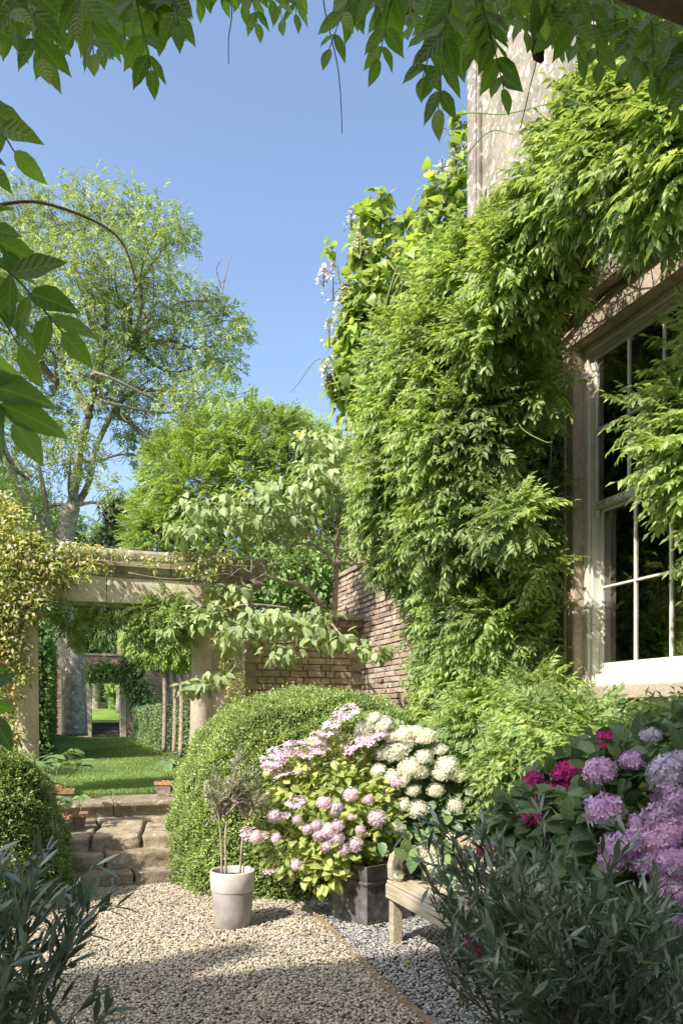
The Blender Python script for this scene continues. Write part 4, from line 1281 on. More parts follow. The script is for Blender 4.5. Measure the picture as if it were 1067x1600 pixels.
# ================================================================== WISTERIA ON THE HOUSE
wis = thing('wisteria', 'huge wisteria covering the house wall with light green leaves', 'climber', W(3.6, 0.3, 0))
def Bw(px, py, d, r, k=(1.0, 0.75, 0.9)):
    r = max(.10, r - .17 - (.10 if (py < 420 and px > 700) else 0))
    return (wallpt(px, py, d * .93), (r * k[0], r * k[1], r * k[2]))
WB = [(650, 560, 1.05, .62), (628, 590, 1.0, .42), (645, 650, 1.15, .62), (615, 715, 1.1, .50), (640, 760, 1.05, .72), (622, 815, .95, .56), (650, 860, .8, .58), (700, 590, 1.05, .70), (715, 500, 1.0, .58), (690, 520, .95, .5), (755, 440, 1.0, .55), (725, 690, 1.0, .75), (735, 810, .85, .70), (715, 900, .6, .55), (700, 955, .45, .36), (680, 890, .5, .36), (660, 985, .3, .25), (665, 940, .35, .26), (760, 940, .5, .6), (800, 870, .42, .45), (790, 1000, .45, .50), (838, 960, .22, .28), (835, 820, .22, .28), (830, 700, .18, .30), (790, 610, .65, .50), (840, 600, .2, .3), (740, 1000, .5, .5), (700, 1030, .4, .4),
      (840, 390, 1.0, .58), (850, 320, .95, .42), (890, 310, 1.05, .60), (905, 225, 1.0, .38), (945, 245, 1.1, .58), (960, 165, 1.0, .34), (1010, 200, 1.15, .60), (1080, 230, 1.15, .65), (850, 440, .90, .45), (900, 400, .8, .33), (960, 310, 1.0, .40), (1040, 290, 1.0, .35), (1010, 140, 1.05, .4), (1070, 130, 1.05, .5), (790, 370, .95, .36),
      (1105, 540, .55, .30), (1065, 600, .6, .28), (1012, 650, .6, .17), (1095, 650, .6, .34), (1070, 720, .6, .22), (1115, 760, .6, .30), (1135, 830, .55, .24), (1155, 900, .5, .22), (1125, 700, .6, .5),
      (700, 1015, .35, .24), (740, 1070, .5, .44), (690, 1120, .45, .40), (770, 1130, .6, .48), (840, 1095, .5, .36), (860, 1150, .75, .45), (930, 1145, .55, .24), (930, 1170, .8, .40), (1000, 1150, .55, .26), (1060, 1160, .6, .28), (1010, 1180, .8, .35), (1070, 1200, .8, .4), (685, 1080, .4, .32), (810, 1200, .8, .4), (720, 1190, .5, .38)]
NB = len(WB)
_rb = np.random.default_rng(77)
for (x_, y_, d_, r_) in list(WB):                       # small knobs break the big forms up
    for _ in range(3):
        WB.append((x_ + _rb.normal() * r_ * 95, y_ + _rb.normal() * r_ * 85, d_ * _rb.uniform(.95, 1.25), _rb.uniform(.27, .40)))
WB = [b for i, b in enumerate(WB) if i < NB or not (850 < b[0] and 335 < b[1] < 1150) and not (b[0] < 930 and b[1] < 345) and not (b[0] - 740 < (345 - b[1]) * .62) and not (b[0] < 690 and b[1] > 860) and not b[0] < 645]
wb = [Bw(*b) for b in WB]
ax3 = np.array([-G, -E, UP])
pos, nor = fill_blobs(wb, 24000, shell=0.55, cull=0.72, noise_amt=.15, axes=ax3, facing=(np.array([-0.7, -0.7, 0.2]), -0.45))
# leaves keep off the wall itself
dist = (C0 - pos) @ E
ok = dist > 0.04
pos, nor = pos[ok], nor[ok]
dd, nn = shrub_dirs(nor, 0.22, 0.5, 0.8)
dd += np.array([-0.3, -0.1, 0])
leaves(wis, WIST, pos, unit(dd), nn, rng.uniform(.18, .33, len(pos)), M['wisteria'], nparts=290, part='leaf', mass='foliage')
# thin inner foliage against the wall
n = 4200
u = rng.uniform(2.2, 4.9, n); z = rng.uniform(0.9, 5.6, n); d_ = rng.uniform(.03, .30, n)
pin = C0[None] - G * u[:, None] - E * d_[:, None] + UP * z[:, None]
keep = ~((u < 3.1) & (z > 1.0) & (rng.random(n) < .93))
pin = pin[keep]
dn = np.tile(-E, (len(pin), 1)); dd, nn = shrub_dirs(dn, .8, .6, .6)
leaves(wis, WIST, pin, dd, nn, rng.uniform(.15, .26, len(pin)), M['wisteria'], mass='inner_foliage')
# woody stems
for k, (pts, r) in enumerate((
        ([W(4.62, .08, 0), W(4.60, .12, 1.5), W(4.55, .10, 2.6), W(4.68, .12, 3.4), W(4.60, .10, 4.4), W(4.4, .12, 5.3)], .035),
        ([W(3.9, .08, 0), W(3.8, .14, 1.5), W(4.0, .12, 3.0), W(3.7, .16, 4.6), W(3.9, .3, 6.0)], .045),
        ([W(3.9, .2, 5.2), W(4.6, .3, 5.35), W(5.6, .3, 5.3), W(6.8, .35, 5.5)], .04),
        ([W(4.3, .2, 5.0), W(5.0, .35, 5.15), W(6.0, .4, 5.45), W(7.2, .4, 5.2)], .03),
        ([W(6.9, .1, 0), W(6.8, .2, 2.5), W(6.7, .2, 4.4), W(6.5, .35, 5.5)], .04),
        ([W(3.3, .1, 0), W(3.1, .14, 1.8), W(2.7, .3, 3.2), W(2.3, .6, 4.2)], .035))):
    mb = MB(); mb.tube(curve(pts, 6), r, r * .5, 7); mb.build('stem', M['twig'], wis, smooth=True)
mb = MB()
rt = np.random.default_rng(9)
for k in range(260):
    uu = rt.uniform(3.4, 7.2); zz = rt.uniform(4.95, 5.7); q = W(uu, rt.uniform(.05, .6), zz)
    v = unit(np.array([rt.normal() * .4, rt.normal() * .4, rt.normal() * .25]) - G * rt.normal()) * rt.uniform(.25, .8)
    mb.tube(bend(q, q + v, .18, 4, k), .006, .003, 3)
for k in range(160):
    uu = rt.uniform(3.2, 4.75); zz = rt.uniform(1.5, 5.2); q = W(uu, rt.uniform(.03, .3), zz)
    v = unit(rt.normal(size=3) + UP * .5) * rt.uniform(.2, .6)
    mb.tube(bend(q, q + v, .18, 4, k), .006, .003, 3)
mb.build('twigs', M['twig'], wis, kind='stuff')
for k in range(9):
    u_ = 3.5 + k * .15 + rt.uniform(-.05, .05); z_ = rt.uniform(.2, 1.5)
    mb = MB(); mb.tube(curve([W(u_, .05, z_), W(u_ + rt.uniform(-.2, .25), rt.uniform(.1, .3), z_ + 1.4), W(u_ + rt.uniform(-.2, .25), rt.uniform(.1, .35), z_ + 2.6), W(u_ + rt.uniform(-.3, .3), rt.uniform(.2, .5), z_ + 4.0)], 6), .016, .006, 5); mb.build('stem', M['grey_branch'], wis, smooth=True)
# loose tendrils
for pts in (((690, 300), (730, 240), (765, 205), (800, 210)), ((700, 180), (740, 176), (790, 178), (880, 155)), ((530, 610), (500, 560), (465, 600), (455, 612), (462, 612)), ((800, 640), (815, 670), (850, 690), (862, 690))):
    mb = MB(); mb.tube(curve([wallpt(x, y, 1.1 if y < 500 else .9) for x, y in pts], 5), .006, .003, 4); mb.build('tendril', M['green_stem'], wis, smooth=True)

# ================================================================== CATALPA AND SHRUBS
heart = [leaf8(1, .85, f, c, HEART, .03) for f, c in ((.15, .2), (.3, .35), (.05, .45))]
cat = thing('catalpa_tree', 'tall catalpa with big heart leaves and white flower spikes behind the wisteria', 'tree', P(590, 1115, 12.0) * [1, 1, 0] + UP * LZ)
def spire(cx, y, pts):
    return [(P(x, yy, y), tuple(np.array([r, r, r * .9]) / FPX * y)) for x, yy, r in pts]
cc = spire(0, 12.0, [(550, 500, 26), (570, 470, 36), (530, 610, 22), (620, 500, 36), (630, 440, 34), (595, 310, 18), (575, 345, 26), (615, 350, 24), (560, 400, 28), (600, 400, 36), (640, 370, 18), (555, 450, 30), (600, 460, 40), (540, 520, 26), (535, 560, 28), (570, 520, 40), (540, 600, 30), (600, 560, 50), (560, 640, 40), (515, 390, 12), (520, 580, 16)])
cc += spire(0, 11.0, [(725, 190, 16), (715, 250, 22), (690, 290, 28), (725, 300, 30), (670, 340, 28), (700, 360, 40), (650, 400, 34), (725, 225, 14), (665, 300, 14)])
tree_limbs(cat, [P(590, 1115, 12.0) * [1, 1, 0] + UP * LZ, P(592, 900, 12), P(590, 700, 12)], (.14, .1), [P(590, 700, 12), P(585, 560, 12), P(640, 640, 11.5)], [c[0] for c in cc], .03, M['green_stem'], twig_n=1, seed=41, amt=.05, twig_r=.01, twiglen=.4)
mb = MB(); mb.tube(curve([P(590, 700, 12), P(585, 560, 12), P(590, 430, 12), P(595, 300, 12)], 4), .07, .015, 7); mb.build('leader', M['green_stem'], cat, smooth=True)
mb = MB(); mb.tube(curve([P(590, 700, 12), P(640, 640, 11.5), P(680, 450, 11), P(720, 190, 11)], 4), .06, .015, 7); mb.build('leader', M['green_stem'], cat, smooth=True)
pos, nor = fill_blobs(cc, 2000, shell=.8, cull=.3, noise_amt=.2)
dd, nn = shrub_dirs(nor, .55, .45, .8)
leaves(cat, heart, pos, dd, nn, rng.uniform(.13, .22, len(pos)), M['catalpa'], nparts=290, part='leaf', mass='crown')
# flower spikes
FLO = []
for s in range(3):
    q = random.Random(s); V = []; F = []; n = 0
    for k in range(4):
        a = k * math.pi / 2 + q.uniform(-.2, .2)
        lv, lf = leaf2(.5, .42, .2, .6); lv = rot_to(lv, np.array([math.cos(a), math.sin(a), .25]), np.array([0, 0, 1.]))
        V.append(lv); F.append(lf + n); n += 4
    FLO.append((np.vstack(V), np.vstack(F)))
for (x, y, h, yy) in ((548, 345, 36, 11.9), (520, 440, 50, 11.9), (535, 470, 40, 11.9), (505, 430, 30, 11.9), (655, 385, 40, 11.2), (710, 255, 55, 10.9), (728, 240, 40, 10.9), (510, 580, 34, 11.8), (690, 265, 30, 10.9), (560, 380, 30, 11.7), (640, 400, 26, 11.1), (514, 520, 40, 11.8)):
    H = h / FPX * yy; c = P(x, y, yy)
    mb = MB(); mb.tube([c - UP * H * .6, c + UP * H * .6], .012, .004, 4)
    npt = 55
    hh = rng.uniform(-.5, .6, npt); rad = (0.6 - hh) * .16 * H / .4 * .8 + .02
    an = rng.random(npt) * 6.28
    pp = c + np.stack([np.cos(an) * rad, np.sin(an) * rad, hh * H], 1)
    for q in pp[::4]:
        mb.tube([c + UP * (q[2] - c[2] - .05), q], .004, .003, 3)
    mb.build('flower_stalk', M['dark_twig'], cat)
    nv = unit(rng.normal(size=(npt, 3)))
    V, F = cloud_arrays(FLO, pp, unit(np.cross(nv, UP) + .01), nv, rng.uniform(.035, .065, npt))
    me = mesh_np('flower_spike', V - np.array(cat.matrix_basis.translation), F, M['blossom']); obj_from('flower_spike', me, cat)

# --- shrub with tiers of pointed leaves over the low wall
shr = thing('wall_shrub', 'spreading shrub with tiers of pointed pale leaves over the low wall', 'shrub', P(525, 1115, 11.0) * [1, 1, 0] + UP * 2.9)
sy = 10.3
tiers = [(P(x, y, yy), (r / FPX * yy, r / FPX * yy * 1.1, hr / FPX * yy)) for x, y, yy, r, hr in (
    (330, 800, 10.0, 60, 22), (400, 780, 10.2, 65, 26), (470, 770, 10.4, 60, 28), (300, 835, 9.9, 40, 16), (500, 740, 10.4, 50, 26), (490, 690, 10.6, 40, 24), (440, 810, 10.2, 60, 22), (380, 820, 10.0, 50, 20), (520, 700, 10.6, 46, 30), (540, 780, 10.6, 36, 30), (270, 825, 9.8, 24, 10),
    (360, 930, 10.1, 36, 26), (330, 960, 9.9, 40, 20), (290, 975, 9.7, 36, 16), (420, 965, 9.6, 50, 16), (380, 985, 9.5, 50, 16), (470, 985, 9.5, 55, 16), (530, 1000, 9.4, 45, 14), (440, 1020, 9.3, 36, 16), (580, 1015, 9.3, 36, 14), (500, 960, 9.7, 44, 12), (350, 1005, 9.5, 24, 12),
    (310, 1070, 9.4, 30, 10), (340, 1055, 9.5, 20, 10), (295, 1080, 9.3, 16, 8), (255, 985, 9.6, 20, 10))]
pos, nor = fill_blobs(tiers, 2500, shell=.8, cull=.2, noise_amt=.2)
dd, nn = shrub_dirs(nor * [1, 1, .4], .65, .55, .8)
PT8 = [leaf8(1, .56, f, c, ((0, 0), (.12, .7), (.38, 1.0), (.7, .62), (1, 0)), .02) for f, c in ((.2, .2), (.35, .4), (.1, .3))]
leaves(shr, PT8, pos, dd, nn, rng.uniform(.09, .165, len(pos)), M['shrub'], nparts=295, part='leaf', mass='foliage')
J = P(525, 890, 10.9)
for pts, r in (([P(522, 955, 10.9), J, P(528, 830, 10.8), P(532, 760, 10.7), P(525, 700, 10.7)], .05),
               ([J + UP * .1, P(560, 880, 10.7), P(590, 868, 10.6), P(600, 850, 10.5)], .028),
               ([P(505, 948, 10.8), P(470, 915, 10.5), P(430, 905, 10.3), P(402, 890, 10.2), P(380, 850, 10.1)], .034),
               ([J, P(505, 860, 10.6), P(480, 850, 10.5), P(440, 850, 10.3), P(400, 835, 10.1)], .022),
               ([J + UP * .3, P(490, 810, 10.6), P(460, 800, 10.4)], .018),
               ([J + UP * .5, P(560, 830, 10.6), P(585, 810, 10.5)], .018),
               ([P(520, 960, 10.6), P(500, 985, 10.2), P(470, 1000, 9.7), P(430, 1005, 9.4), P(380, 1000, 9.4)], .026),
               ([P(510, 965, 10.4), P(540, 1000, 9.8), P(580, 1020, 9.3)], .02),
               ([P(470, 960, 10.2), P(400, 1000, 9.7), P(350, 1060, 9.5), P(300, 1075, 9.3)], .018),
               ([P(450, 950, 10.2), P(380, 945, 9.9), P(320, 965, 9.8), P(270, 985, 9.6)], .018),
               ([P(402, 890, 10.2), P(350, 870, 10.1), P(300, 850, 9.9), P(270, 830, 9.8)], .016),
               ([P(430, 905, 10.3), P(420, 860, 10.2), P(400, 790, 10.1)], .016)):
    mb = MB(); mb.tube(curve(pts, 5), r, r * .4, 6); mb.build('branch', M['grey_branch'], shr, smooth=True)
mb = MB(); rt = np.random.default_rng(17)
for k in range(90):
    q = P(rt.uniform(440, 610), rt.uniform(800, 880), rt.uniform(10.3, 10.8))
    v = unit(np.array([rt.normal(), rt.normal() * .4, rt.uniform(-.3, 1)])) * rt.uniform(.15, .45)
    mb.tube(bend(q, q + v, .22, 4, k), .009, .004, 4)
for k in range(50):
    q = P(rt.uniform(300, 420), rt.uniform(855, 910), rt.uniform(9.9, 10.2))
    v = unit(np.array([rt.normal(), rt.normal() * .4, rt.uniform(-.6, .6)])) * rt.uniform(.15, .45)
    mb.tube(bend(q, q + v, .22, 4, k), .006, .003, 4)
mb.build('twigs', M['grey_branch'], shr, kind='stuff')

# --- dark filler behind the low wall for the shaded inside of the bright tree
dk = thing('shade_filler', 'added dark foliage filling the shaded gap above the low wall', 'bush', P(470, 1115, 12.6) * [1, 1, 0] + UP * LZ)
dbl = [(P(x, y, 12.6), (r / FPX * 12.6, r / FPX * 12, r / FPX * 12)) for x, y, r in ((420, 900, 50), (470, 890, 50), (520, 880, 45), (440, 930, 40), (500, 930, 40), (395, 930, 30), (550, 860, 30))]
pos, nor = fill_blobs(dbl, 2600, shell=.5, cull=.5)
dd, nn = shrub_dirs(nor, .4, .6, .7)
leaves(dk, SIMPLE, pos, dd, nn, rng.uniform(.08, .16, len(pos)), M['far_tree'], mass='foliage')
mb = MB(); mb.tube([P(470, 1115, 12.6) * [1, 1, 0] + UP * LZ, P(470, 930, 12.6)], .05, .03, 6); mb.build('stem', M['twig'], dk)

# ================================================================== CLIMBERS ON THE PORTAL
def climber(name, label, blobs, n, mat, scl, flowers=0, tm=None, stems=(), shell=.7, fmat='climber_flower', fs=(.03, .055), nparts=0, stem_r=.012, stem_mat='twig'):
    t = thing(name, label, 'climber', blobs[0][0])
    pos, nor = fill_blobs(blobs, n, shell=shell, cull=.4, noise_amt=.25)
    dd, nn = shrub_dirs(nor, .45, .6, .7)
    leaves(t, tm or [leaf2(1, .45, .3), leaf2(1, .38, .1)], pos, dd, nn, rng.uniform(scl[0], scl[1], len(pos)), M[mat], mass='foliage')
    if flowers:
        p2, n2 = fill_blobs(blobs, flowers, shell=.15, cull=.7, facing=(np.array([0, -1., .3]), .0))
        V, F = cloud_arrays(FLO, p2, unit(np.cross(n2, UP) + .01), n2, rng.uniform(fs[0], fs[1], len(p2)))
        obj_from('blossom', mesh_np('blossom', V - np.array(t.matrix_basis.translation), F, M[fmat]), t, kind='stuff')
    for k, pts in enumerate(stems):
        mb = MB(); mb.tube(curve(pts, 5), stem_r, stem_r * .5, 5); mb.build('stem', M[stem_mat], t, smooth=True)
    return t
def pb(lst, k=(1, .8, 1)):
    return [(P(x, y, yy), (r / FPX * yy * k[0], r / FPX * yy * k[1], r / FPX * yy * k[2])) for x, y, yy, r in lst]
climber('rambling_climber', 'yellowing rambler with small pale flowers smothering the left end of the portal',
        pb([(10, 830, 9.4, 45), (-10, 900, 9.2, 55), (40, 870, 9.3, 38), (75, 880, 9.3, 30), (20, 950, 9.2, 42), (50, 935, 9.2, 28), (10, 1010, 9.2, 36), (35, 1050, 9.2, 20), (0, 1080, 9.1, 30), (-20, 1130, 9.0, 40), (15, 1150, 9.0, 18), (-30, 1000, 9.2, 50), (95, 900, 9.35, 20), (60, 850, 9.4, 22), (0, 795, 9.5, 28), (-10, 1200, 8.9, 30)]),
        8500, 'climber', (.05, .10), 260, stems=[[P(30, 1200, 9.4), P(15, 1050, 9.3), P(30, 930, 9.3), P(60, 870, 9.3)], [P(5, 1200, 9.3), P(0, 1000, 9.2), P(10, 850, 9.3)]])
climber('cornice_climber', 'thin pale climber trailing along the top of the portal cornice',
        pb([(110, 860, 9.5, 26), (150, 862, 9.55, 20), (140, 885, 9.4, 16), (190, 868, 9.6, 14), (120, 900, 9.35, 14), (230, 873, 9.7, 12), (270, 872, 9.8, 15), (310, 875, 9.9, 18), (350, 875, 10.0, 20), (290, 890, 9.75, 12), (240, 888, 9.6, 8), (170, 893, 9.5, 8), (380, 880, 10.1, 14), (325, 900, 9.8, 14)], (1.3, 1, .6)),
        1500, 'climber', (.04, .085), 90, stems=[[P(60, 870, 9.4), P(150, 875, 9.45), P(240, 885, 9.55), P(300, 880, 9.7), P(380, 885, 10)], [P(200, 895, 9.4), P(270, 905, 9.6), P(330, 895, 9.8)]], stem_r=.008)
climber('leafy_vine', 'pinnate-leaved vine hanging from the lintel around the big tree trunk',
        pb([(90, 955, 9.7, 16), (120, 965, 9.8, 20), (115, 990, 9.8, 12), (150, 955, 9.9, 14), (185, 955, 10, 12), (90, 925, 9.5, 8), (215, 950, 10, 10), (130, 985, 9.8, 9)]), 190, 'robinia', (.16, .26), tm=WIST, stems=[[P(70, 940, 9.9), P(130, 948, 9.9), P(220, 950, 10)]])
climber('leafy_vine', 'fresh green vine sprays below the right half of the lintel',
        pb([(230, 960, 10, 24), (260, 950, 10, 26), (285, 965, 9.9, 24), (240, 985, 10, 16), (270, 985, 9.9, 20), (215, 985, 10.1, 14)]), 420, 'robinia', (.16, .26), tm=WIST, stems=[[P(200, 1000, 10.1), P(250, 970, 10), P(290, 955, 9.9)]])
climber('pilaster_climber', 'small-leaved climber on the right side of the right pilaster',
        pb([(350, 1010, 10, 16), (360, 1040, 10, 18), (370, 1070, 9.9, 18), (365, 1095, 9.8, 14), (350, 980, 10, 14), (345, 950, 10, 14), (385, 1100, 9.8, 12), (335, 930, 10, 16)]), 2200, 'climber', (.03, .06), 20, stems=[[P(375, 1110, 10), P(360, 1040, 10), P(345, 950, 10)]], stem_r=.008)
climber('door_ivy', 'green climber arching over the small far doorway',
        pb([(150, 1050, 33.5, 14), (165, 1045, 33.5, 14), (180, 1050, 33.4, 14), (198, 1055, 33.4, 16), (212, 1045, 33.4, 14), (222, 1075, 33.2, 16), (215, 1095, 33.2, 14), (140, 1060, 33.5, 8), (235, 1100, 33, 14), (205, 1075, 33.3, 14), (200, 1030, 33.4, 10)]), 3500, 'far_tree', (.14, .26), stems=[[P(200, 1140, 33.5), P(200, 1090, 33.5), P(190, 1050, 33.5)]], stem_r=.04)

# ================================================================== OFF-FRAME TREES ON THE LEFT (their shade falls on the lawn, they show in the panes)
for k, (x, y, h, R) in enumerate(((-9.6, 8.6, 5.4, 1.0), (-12.2, 15.0, 5.4, 2.0), (-8.2, 6.2, 3.0, 1.1), (-13.5, 18.0, 6.0, 1.4), (-15, 9, 8, 2.6), (-14, 25.5, 8.5, 2.4))):
    t = thing('orchard_tree', 'orchard tree to the left of the lawn, number %d back' % (k + 1), 'tree', (x, y, LZ))
    t['label'] = ('spreading tree left of the tall hedge', 'round tree left of the tall hedge', 'small tree left of the box ball', 'tree beside the far end of the tall hedge', 'large tree well left of the portal', 'tall tree by the far wall corner')[k]
    mb = MB(); mb.tube([(x, y, LZ - .6), (x + .1, y, h * .6), (x, y, h)], .16, .08, 8); mb.build('trunk', M['bark'], t, smooth=True)
    bl = [(np.array([x, y, h]) + rng.normal(size=3) * [R * .6, R * .6, R * .4], (R * .65,) * 3) for _ in range(7)]
    pos, nor = fill_blobs(bl, 2600, shell=.6, cull=.5)
    dd, nn = shrub_dirs(nor, .5, .6, .8)
    leaves(t, SIMPLE, pos, dd, nn, rng.uniform(.2, .38, len(pos)), M['far_tree'], mass='crown')
# EOF_PART1

# ================================================================== POTTED OLIVE
def lathe(name, prof, c, mat, parent, S=36, wob=0.0, smooth=True):
    mb = MB(); vs = []; fs = []
    for i, (z, r) in enumerate(prof):
        for k in range(S):
            a = 2 * math.pi * k / S
            rr = r * (1 + wob * math.sin(a * 2 + z * 9) + wob * .6 * math.sin(a * 5 + z * 17))
            vs.append((c[0] + rr * math.cos(a), c[1] + rr * math.sin(a), c[2] + z))
    for i in range(len(prof) - 1):
        for k in range(S):
            fs.append((i * S + k, i * S + (k + 1) % S, (i + 1) * S + (k + 1) % S, (i + 1) * S + k))
    mb.add(vs, fs)
    me = mb.build(name, mat, parent, smooth=smooth)
    return me

pc = P(363, 1446, 5.8); pc[2] = 0.0
pot = thing('flower_pot', 'tall round pale clay pot with a darker lower band standing on the path gravel', 'pot', pc)
lathe('pot_base', [(0.004, 0.0), (0.0, 0.125), (0.01, 0.134), (0.1, 0.142), (0.27, 0.157)], pc, M['potdark'], pot, wob=.006)
lathe('pot_rim', [(0.2705, 0.160), (0.275, 0.163), (0.345, 0.168), (0.412, 0.170), (0.421, 0.166), (0.421, 0.156), (0.412, 0.152), (0.36, 0.150)], pc, M['pot'], pot, wob=.006)
ol = thing('olive_tree', 'young olive with three bare stems growing in the pale round pot', 'tree', pc + UP * .39)
lathe('soil', [(0.37, 0.0), (0.372, 0.08), (0.368, 0.152)], pc, M['soil'], ol, wob=.02)

def twiggy(parent, stems, leafT, leafmat, lscale, per, nparts, stem_mat, stem_name='stem', seed=0, twigs=4, twlen=(.15, .3), rad=(.008, .003), spread=.6, part='leaf', up=.35, start=.45, leaf_ang=.75, tw_r=.003):
    """stems: list of point lists; twigs leave the upper part of each and carry paired leaves"""
    r = np.random.default_rng(seed)
    tw = MB(); pos = []; D = []; Nn = []
    for i, pts in enumerate(stems):
        path = curve(pts, 5)
        mb = MB(); mb.tube(path, rad[0], rad[1], 6); mb.build(stem_name, M[stem_mat], parent, smooth=True)
        paths = [path[int(len(path) * .6):]]
        for k in range(twigs):
            j = r.integers(int(len(path) * start), len(path))
            s = path[j]; tg = unit(path[min(j + 1, len(path) - 1)] - path[j - 1])
            d = unit(tg * .7 + r.normal(size=3) * spread + UP * up)
            p2 = bend(s, s + d * r.uniform(*twlen), .10, 4, seed + i * 50 + k)
            tw.tube(p2, tw_r, tw_r * .5, 4); paths.append(p2)
        for p2 in paths:
            p2 = np.array(p2)
            seg = np.linalg.norm(np.diff(p2, axis=0), axis=1); cum = np.concatenate([[0], np.cumsum(seg)])
            nl = max(3, int(cum[-1] * per))
            for q in range(nl):
                s = cum[-1] * (0.15 + .85 * (q + r.random() * .5) / nl)
                j = min(np.searchsorted(cum, s), len(p2) - 1); f = (s - cum[j - 1]) / (seg[j - 1] + 1e-9)
                c = p2[j - 1] + (p2[j] - p2[j - 1]) * min(1, f)
                tg = unit(p2[j] - p2[j - 1])
                side = unit(np.cross(tg, r.normal(size=3)))
                for sg in (1, -1):
                    a = leaf_ang * r.uniform(.6, 1.3)
                    pos.append(c); D.append(unit(tg * math.cos(a) + side * sg * math.sin(a) + r.normal(size=3) * .12)); Nn.append(unit(tg * .3 + UP * .8 + r.normal(size=3) * .4))
    tw.build('twigs', M[stem_mat], parent, kind='stuff', smooth=True)
    pos = np.array(pos); n = len(pos)
    leaves(parent, leafT, pos, np.array(D), np.array(Nn), r.uniform(lscale[0], lscale[1], n), leafmat, nparts=nparts, part=part, mass='foliage', smooth=False)
    return n

r_ = np.random.default_rng(3)
st = []
for (x0, x1, ya_, tx, ty) in ((347, 344, 5.78, 335, 1225), (353, 352, 5.86, 365, 1215), (374, 380, 5.8, 400, 1225)):
    st.append([P(x0, 1368, 5.8), P(x1, 1300, 5.8), P((x1 + tx) / 2, 1262, ya_), P(tx, ty, ya_)])
for k in range(16):
    bx = r_.choice([344, 352, 382]); ex_ = r_.uniform(318, 430); ey = r_.uniform(1172, 1270)
    st.append([P(bx, 1275, 5.8), P((bx * .55 + ex_ * .45), 1262 - r_.uniform(0, 20), 5.8 + r_.uniform(-.08, .08)), P(ex_, ey, 5.8 + r_.uniform(-.22, .22))])
NL = [leaf8(1, .22, .2, .1, NARROW), leaf2(1, .2, .2)]
twiggy(ol, st, [leaf2(1, .2, .2), leaf2(1, .17, .1)], M['olive'], (.034, .056), 100, 290, 'grey_branch', seed=4, twigs=7, twlen=(.06, .16), rad=(.010, .003), spread=.7, start=.5, tw_r=.0016, up=.7, leaf_ang=.5)

# ================================================================== SMALL SQUARE POTS ON THE STEPS
def square_pot(c, w, h, label, rot=0.2, tilt=0):
    t = thing('square_pot', label, 'pot', c, 'square clay pots beside the steps')
    ca, sa = math.cos(rot), math.sin(rot)
    X = np.array([ca, sa, 0]); Y = np.array([-sa, ca, 0])
    def ring(z, q): return [np.asarray(c) + X * a * q + Y * b * q + UP * z for a, b in ((-1, -1), (1, -1), (1, 1), (-1, 1))]
    mb = MB(); vs = ring(0, w * .36) + ring(h * .76, w * .46); mb.add(vs, [(3, 2, 1, 0)] + [(i, (i + 1) % 4, 4 + (i + 1) % 4, 4 + i) for i in range(4)])
    mb.build('pot_body', M['potgrey'], t)
    mb = MB(); vs = ring(h * .762, w * .47) + ring(h * .78, w * .52) + ring(h, w * .54) + ring(h, w * .47) + ring(h * .85, w * .45)
    mb.add(vs, [(4 * r + i, 4 * r + (i + 1) % 4, 4 * r + 4 + (i + 1) % 4, 4 * r + 4 + i) for r in range(4) for i in range(4)])
    mb.build('pot_rim', M['terracotta'], t)
    mb = MB(); mb.add(ring(h * .86, w * .45), [(0, 1, 2, 3)]); mb.build('soil', M['soil'], t)
    return t
def at(px, py, z):
    y = (CAMZ - z) * FPX / (py - 1115)
    return P(px, py, y)
HYL = [leaf8(1, .66, f, c, OVAL, .02) for f, c in ((.2, .2), (.35, .35), (.1, .15))]
def seedling(c, n, h, spread, mat, label, scl=(.09, .14), seed=0):
    t = thing('potted_plant', label, 'plant', c)
    r = np.random.default_rng(seed); pos = []; D = []; Nn = []
    for k in range(max(2, n // 4)):
        a = r.random() * 6.28; top = np.asarray(c) + np.array([math.cos(a), math.sin(a), 0]) * spread * r.uniform(.2, .9) + UP * h * r.uniform(.5, 1.05)
        path = bend(c, top, .06, 4, seed + k)
        mb = MB(); mb.tube(path, .005, .003, 5); mb.build('stem', M['green_stem'], t)
        for q in range(5):
            p_ = path[-1 - (q // 2) % len(path)] ; b = a + q * 1.9 + r.random() * .5
            d = np.array([math.cos(b), math.sin(b), r.uniform(-.2, .4)])
            pos.append(p_); D.append(unit(d)); Nn.append(unit(np.array([0, -.25, 1]) + r.normal(size=3) * .25))
    n = len(pos)
    leaves(t, HYL, pos, D, Nn, r.uniform(scl[0], scl[1], n), mat, nparts=n, part='leaf', smooth=True)
    return t
c1 = at(120, 1294, .40); square_pot(c1, .20, .16, 'small square clay pot standing in front on the landing, with a hydrangea cutting', .25)
seedling(c1 + UP * .14, 12, .22, .17, M['hydrangea_green'], 'small leafy cutting in the front pot on the landing', seed=1)
c2 = at(95, 1299, .40); square_pot(c2, .21, .17, 'square clay pot close against the box ball on the landing', .1)
seedling(c2 + UP * .15, 12, .20, .14, M['hydrangea_green'], 'leafy cutting in the pot against the box ball', seed=2)
c3 = at(100, 1262, .59); square_pot(c3, .20, .20, 'square clay pot on the top step by the left column', .3)
seedling(c3 + UP * .18, 20, .46, .26, M['hydrangea_green'], 'tall large-leaved cutting on the top step by the left column', (.13, .19), seed=3)
c4 = at(82, 1250, .59); seedling(c4 + UP * .18, 12, .32, .16, M['hydrangea_green'], 'large-leaved cutting behind the box ball by the left column', (.13, .18), seed=8)
square_pot(c4, .20, .19, 'square clay pot half hidden behind the box ball', .1)
c5 = at(259, 1243, .585); square_pot(c5, .21, .18, 'square clay pot on the right end of the top step', -.15)
seedling(c5 + UP * .16, 9, .30, .18, M['hydrangea_green'], 'large pale-leaved cutting on the right end of the top step', (.12, .17), seed=5)

